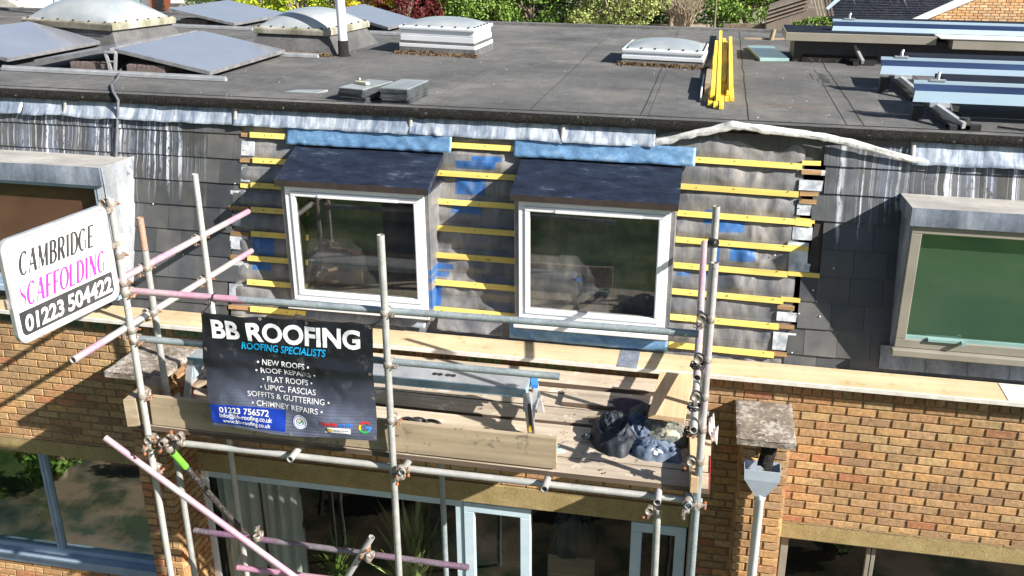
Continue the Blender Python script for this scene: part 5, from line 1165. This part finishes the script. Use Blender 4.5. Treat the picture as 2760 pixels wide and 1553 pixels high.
def aYr(x, y, Y):
    d = ray(x, y); return CAMP + d*((Y-CAMP.y)/d.y)
def bush(px_, py_, Y, r, mat, lab, n_=5000, s_=.07, seed=0, cat='shrub', name='shrub', clump=30):
    q = aYr(px_, py_, Y); return tree(name, lab, cat, q.x, Y, q.z, r, mat, n_, s_, seed, zg=min(3.0, q.z-.6), clump=clump)
bush(600, 5, 27, (1.6, 1.2, .7), 'leaf_dark', 'dark shrub behind the far solar panel', 4000, .06, 1)
bush(690, 0, 26, (1.3, 1.0, .6), 'leaf_lime', 'yellow green shrub behind the far solar panel', 4200, .06, 2)
bush(800, 10, 25, (1.2, .9, .7), 'leaf_lime', 'lime green shrub left of the white vent pipe', 5000, .06, 3)
bush(975, -12, 24.5, (1.0, .7, .6), 'leaf_yellow', 'bright yellow shrub right of the white vent pipe', 4500, .05, 4)
bush(1090, 10, 25, (1.35, 1., 1.15), 'leaf_red', 'dark red leaved shrub behind the white box skylight', 9000, .05, 5)
bush(1245, 15, 26, (1.4, 1.1, 1.35), 'leaf_green', 'green bushy tree just right of the dark red shrub', 9000, .055, 6, 'tree', 'bushy_tree')
bush(1430, 15, 26.5, (1.5, 1.1, 1.4), 'leaf_green', 'green bushy tree in the middle of the rear hedge line', 9000, .055, 7, 'tree', 'bushy_tree')
bush(1345, 0, 28, (1.5, 1.1, 1.6), 'leaf_dark', 'darker tree between the two green bushy trees', 5000, .06, 8, 'tree', 'bushy_tree')
bush(1560, 10, 27.5, (1.1, .9, 1.4), 'leaf_dark', 'dark tree left of the pale willowy tree', 5000, .06, 9, 'tree', 'bushy_tree')
bush(1665, 5, 26, (1.7, 1.1, 1.35), 'leaf_pale', 'pale willowy tree left of the bare bush', 11000, .05, 10, 'tree', 'willowy_tree')
bush(1810, -20, 31, (1.6, 1.2, .9), 'leaf_green', 'green shrub behind the bare bush', 4500, .07, 11)
bush(2010, 12, 26, (1.7, 1., .85), 'leaf_green', 'bright green shrub right of the thin pole', 9000, .055, 12)
bush(1990, -22, 27, (1.3, 1., .5), 'leaf_lime', 'yellow green shrub above the bright green shrub', 4000, .055, 13)
bush(2190, 75, 22, (.55, .5, .3), 'leaf_green', 'small green bush beside the garden shed', 2500, .045, 14)
bush(1480, -5, 33, (7, 1.2, 1.6), 'leaf_dark', 'long dark hedge closing the view behind the shrubs', 14000, .10, 15, 'hedge', 'hedge', 60)
bush(850, -5, 34, (6, 1.2, 1.4), 'leaf_dark', 'dark hedge behind the yellow green shrubs', 9000, .10, 16, 'hedge', 'hedge', 60)
# bare bush and thin pole
q = aYr(1840, 75, 23); random.seed(3); m = MB()
for _ in range(70):
    a = rr(-1, 1); e = q+Vector((a*rr(.3, 1.0), rr(-.4, .4), rr(.4, 1.15))); md = (q+e)/2+Vector((rr(-.15, .15), 0, rr(0, .15))); m.tube([q+Vector((a*.25, 0, 0)), md, e], [.018, .011, .004], 5, False)
    for _k in range(3): f_ = md+(e-md)*rnd(); m.tube([f_, f_+Vector((rr(-.3, .3), rr(-.1, .1), rr(.05, .35)))], [.006, .003], 4, False)
tag(m.build('bare_bush', 'twig'), 'leafless twiggy bush at the rear beside the thin pole', 'bush')
q = aYr(1925, 80, 20.5); m = MB(); m.tube([q-Vector((0, 0, 2.0)), q+Vector((0, 0, 1.6))], .028, 10, False); tag(m.build('thin_pole', 'bark'), 'thin brown pole standing beside the leafless bush', 'pole')
def wpoly(m, pts, Y, th=.2): m.prism([aYr(a, b, Y) for a, b in pts], (0, th, 0))
# shed
SH_ = thing('garden_shed', 'grey weathered timber shed with a sloping roof below the slate roofed house', 'shed', (1.6, 23, 3), None)
m = MB(); wpoly(m, [(2065, 66), (2065, 90), (2200, 90), (2200, 22), (2180, 22)], 23, 1.5); m.build('wall', 'shed', SH_)
m = MB()
for i in range(4):
    a, b = aYr(2062+i*3, 62-i*11, 22.95), aYr(2178+i*6, 26-i*12, 22.95); e = Vector((.05, .5, .12)); m.obox(a, b-a, e, (0, 0, .04))
m.build('roof_board', 'shed', SH_)
m = MB()
for i in range(7):
    a, b = aYr(2182+i*9, 0, 24), aYr(2196+i*9, 62, 24); m.bar(a, b, .06, .03, (0, 1, 0))
tag(m.build('timber_fence', 'shed'), 'leaning grey timber fence between the shed and the slate roofed house', 'fence')
m = MB(); wpoly(m, [(2125, 78), (2200, 56), (2206, 66), (2150, 90)], 22.3, .3); tag(m.build('pale_board', 'paint_blue'), 'pale blue board lying against the shed', 'board')
m = MB(); wpoly(m, [(1950, 66), (2075, 64), (2075, 90), (1950, 90)], 24.2, .2); tag(m.build('low_wall', 'bark'), 'low dark garden wall under the bright green shrub', 'wall')
# neighbouring house on the right
NH = thing('slate_roofed_house', 'brick house with a dark slate roof and a white bargeboard at the rear right', 'house', (7, 26, 3), None)
m = MB(); a, b = aYr(2226, 52, 24), aYr(2500, 52, 24)
def q3(px_, py_, Y): return aYr(px_, py_, Y)
A, B_, C_, D_ = q3(2232, 56, 23.5), q3(2900, 60, 23.5), q3(2900, -60, 27.2), q3(2216, -30, 27.2)
nr = 22
for i in range(nr):
    v0, v1 = i/nr, (i+1)/nr; n_ = 60
    for k in range(n_):
        u0, u1 = (k+.5*(i % 2))/n_, (k+1+.5*(i % 2))/n_; u0, u1 = min(u0, 1), min(u1, 1)
        if u1-u0 < .002: continue
        g = lambda u, v, o=0: (A*(1-u)+B_*u)*(1-v)+(D_*(1-u)+C_*u)*v+Vector((0, -.02, .03))*o
        c_ = rr(.7, 1.3); m.col = (.045*c_, .05*c_, .065*c_); m.quad(g(u0+.0006, v0, 1), g(u1-.0006, v0, 1), g(u1-.0006, v1+.01, 0), g(u0+.0006, v1+.01, 0))
m.col = (.02, .02, .025); m.add([A, B_, C_, D_], [(0, 1, 2, 3)])
for p_ in m.v[-4:]: p_ -= Vector((0, -.03, .05))
rf_ = m.build('roof', 'slate', NH, vc=True)
m = MB(); O_ = q3(2475, 60, 22.9); z_ = O_.z
poly = [q3(2462, 64, 22.9), q3(2900, 64, 22.9), q3(2900, -160, 22.9), q3(2840, -84, 22.9), q3(2610, -2, 22.9)]
xl0, sl_ = poly[0].x, (poly[4].z-poly[0].z)/(poly[4].x-poly[0].x)
brickfield(m, (xl0, 22.9, 0), (1, 0, 0), poly[1].x-xl0, poly[0].z-.3, poly[3].z+.3, (0, -1, 0), pal=[(.52, .34, .2), (.46, .28, .16), (.56, .4, .25), (.5, .3, .15), (.6, .45, .3)], skip=lambda p, z: z > poly[0].z+(p.x-xl0)*sl_)
m.build('gable_wall', 'brick', NH, vc=True)
m = MB(); m.prism([p+Vector((0, .006, 0)) for p in poly], (0, .2, 0)); m.build('mortar', 'mortar', NH)
m = MB(); m.prism([q3(2448, 56, 22.8), q3(2480, 60, 22.8), q3(2700, -30, 22.8), q3(2670, -42, 22.8)], (0, .06, 0)); m.build('bargeboard', 'white_paint', NH)
m = MB(); m.box(A.x, B_.x, 23.7, 26, 0, A.z-.1); m.build('lower_wall', 'brickred', NH)
m = MB(); m.prism([q3(2226, 22, 23.4), q3(2232, 27, 23.4), q3(2275, -8, 23.4), q3(2262, -12, 23.4)], (0, .1, 0)); m.build('verge_board', 'paint_blue', NH)
# houses on the far left
FH = thing('rendered_house', 'pale rendered and brick house behind the largest dome skylight', 'house', (-30, 36, 0), None)
def wl_(m, x0, x1, y0, y1, Y, th=.3): m.prism([aYr(x0, y0, Y), aYr(x1, y0, Y), aYr(x1, y1, Y), aYr(x0, y1, Y)], (0, th, 0))
m = MB(); wl_(m, -150, 60, -60, 34, 34); m.build('tan_wall', 'shed', FH)
m = MB(); wl_(m, 44, 190, 2, 40, 33.5); m.build('white_wall', 'white_paint', FH)
m = MB(); wl_(m, 60, 190, -30, 2, 33.8); m.build('buff_wall', 'creamcloth', FH)
m = MB(); wl_(m, 190, 345, -30, 34, 33.9); m.build('tan_wall', 'plankwood', FH)
m = MB(); wl_(m, 340, 412, -30, 60, 33.6); m.build('white_wall', 'sign_white', FH)
m = MB(); wl_(m, 358, 376, -20, 18, 33.5, .05); m.build('window', 'greenglass', FH)
m = MB(); m.prism([aYr(-20, 22, 33), aYr(-10, 0, 33), aYr(20, 2, 33), aYr(46, 16, 33), aYr(46, 20, 33)], (0, .5, 0)); m.build('roof', 'lead_pale', FH)
BH2 = thing('red_brick_house', 'red brick house with a dark balcony window behind the far solar panel', 'house', (-24, 33, 0), None)
m = MB(); wl_(m, 405, 462, -40, 60, 33.2); m.build('wall', 'terra', BH2)
m = MB(); wl_(m, 418, 440, -40, 18, 33.1, .05); m.build('window', 'black', BH2)
m = MB(); [wl_(m, 414+i*3.4, 415.4+i*3.4, 18, 36, 32.7, .04) for i in range(9)]; wl_(m, 413, 444, 16, 18.5, 32.7, .04); wl_(m, 414, 443, 28, 36, 32.75, .1); m.build('balcony_rail', 'black', BH2)
GH = thing('grey_roofed_outbuilding', 'low grey roofed outbuilding between the brick house and the shrubs', 'outbuilding', (-22, 31, 0), None)
m = MB(); wl_(m, 458, 560, 8, 60, 32, 1); m.build('roof', 'lead_pale', GH)
m = MB(); wl_(m, 460, 488, -12, 9, 31.9, .2); m.build('white_panel', 'white_paint', GH)
# ------------------------------------------------------------------ front garden (mirrored in the glass)
tree('garden_tree', 'broad green tree at the bottom of the front garden, left', 'tree', -7, -24, 4.2, (4.2, 2.5, 3.2), 'leaf_green', 5000, .22, 31, None, 0)
tree('garden_tree', 'broad dark tree at the bottom of the front garden, right', 'tree', 4, -26, 4.5, (4.5, 2.5, 3.4), 'leaf_dark', 5000, .22, 32, None, 0)
tree('garden_tree', 'green tree at the far right of the front garden', 'tree', 14, -22, 4.0, (4, 2.5, 3.2), 'leaf_green', 4000, .22, 33, None, 0)
for i_, (x_, y_, s_) in enumerate(((-8.2, -2.2, .9), (-6.6, -2.9, .6), (-3.4, -2.6, .5), (-.9, -2.9, .45), (1.6, -2.4, .6))):
    tree('patio_shrub', ['large green shrub on the patio below the left window', 'small green shrub on the patio below the left window', 'small shrub on the patio in front of the curtain', 'small shrub on the patio before the glazed doors', 'small shrub on the patio near the downpipe'][i_], 'shrub', x_, y_, .5*s_+.15, (.5*s_, .5*s_, .5*s_), 'leaf_green', 1500, .04, 60+i_, None, 0.05)
# ------------------------------------------------------------------ indoor things seen through the lower glass
def blades(name, lab, c, n_, h_, mat, seed, spread=.3, pot=None):
    random.seed(seed); t_ = thing(name, lab, 'plant', c); c = Vector(c); m_ = MB()
    for _ in range(n_):
        a = rr(0, 6.28); o = Vector((math.cos(a), math.sin(a), 0)); l = h_*rr(.5, 1); k = spread*rr(.2, 1); s_ = Vector((-o.y, o.x, 0))*.012*h_/.4
        p0, p1, p2 = c+o*.03, c+o*k*.45+Vector((0, 0, l*.7)), c+o*k+Vector((0, 0, l)); kk = rr(.6, 1.4); m_.col = (kk, kk, kk)
        m_.add([p0-s_*.6, p0+s_*.6, p1-s_, p1+s_, p2], [(0, 1, 3, 2), (2, 3, 4)])
    m_.build('leaves', mat, t_, vc=True)
    m_ = MB(); m_.cone(c-Vector((0, 0, .0)), c+Vector((0, 0, .10)), .07, .09); m_.build('pot', pot or 'terra', t_); return t_
for i, (x, y, z, n_, h_, mt, lb) in enumerate(((-5.75, .36, .83, 90, .30, 'leaf_pale', 'bushy pale leaved pot plant on the left window sill'), (-6.75, .5, .83, 260, .75, 'leaf_green', 'tall feathery green plant at the left edge window'),
    (-2.7, .75, .05, 70, 1.35, 'leaf_pale', 'tall strap leaved plant behind the centre glass'), (-3.6, .9, .05, 120, .7, 'leaf_green', 'green leafy plant on the floor behind the centre glass'), (-.8, .8, .05, 120, .6, 'leaf_dark', 'dark leafy plant behind the fixed pane right of the door'))):
    blades('potted_plant', lb, (x, y, z), n_, h_, mt, 40+i, .32 if h_ < 1 else .5)
m = MB(); m.tube([(-5.06, .34, .832), (-5.06, .34, .86), (-5.06, .34, .95), (-5.06, .34, 1.0), (-5.06, .34, 1.08)], [.05, .085, .075, .04, .055], 20, False); tag(m.build('clay_jar', 'terra'), 'terracotta jar at the right end of the left window sill', 'jar')
cloth('draped_coat', 'darkcloth', (-1.02, .55, 1.25), (.22, .16, .55), 'dark coat draped over a chair behind the fixed pane right of the door', 51, fold=.2, group=None)  # draped shape added indoors in place of a dark reflection in the pane
m = MB(); m.box(-1.25, -.8, .4, .85, .05, 1.26); tag(m.build('cabinet', 'roomfloor', bevel=.01), 'cabinet under the draped coat behind the fixed pane', 'cabinet')
m = MB(); m.cone((-3.3, 1.2, 1.52), (-3.3, 1.2, 1.65), .12, .03); m.tube([(-3.3, 1.2, 1.65), (-3.3, 1.2, 2.3)], .006, 6, False); tag(m.build('pendant_lamp', 'black'), 'black pendant lamp hanging behind the centre glass', 'lamp')
m = MB(); m.box(-3.0, -1.9, 1.6, 2.4, .05, .45); m.box(-3.0, -1.9, 2.4, 2.6, .05, .85); tag(m.build('sofa', 'greycloth', bevel=.05), 'grey sofa in the room behind the centre glass', 'sofa')
m = MB(); m.grid(lambda u, v: (-7.2+1.6*u, 1.4+1.2*v, .76+.0*u), 2, 2); m.box(-7.2, -5.6, 1.4, 2.6, .72, .755); tag(m.build('table', 'oldwood'), 'wooden table in the room behind the left window', 'table')
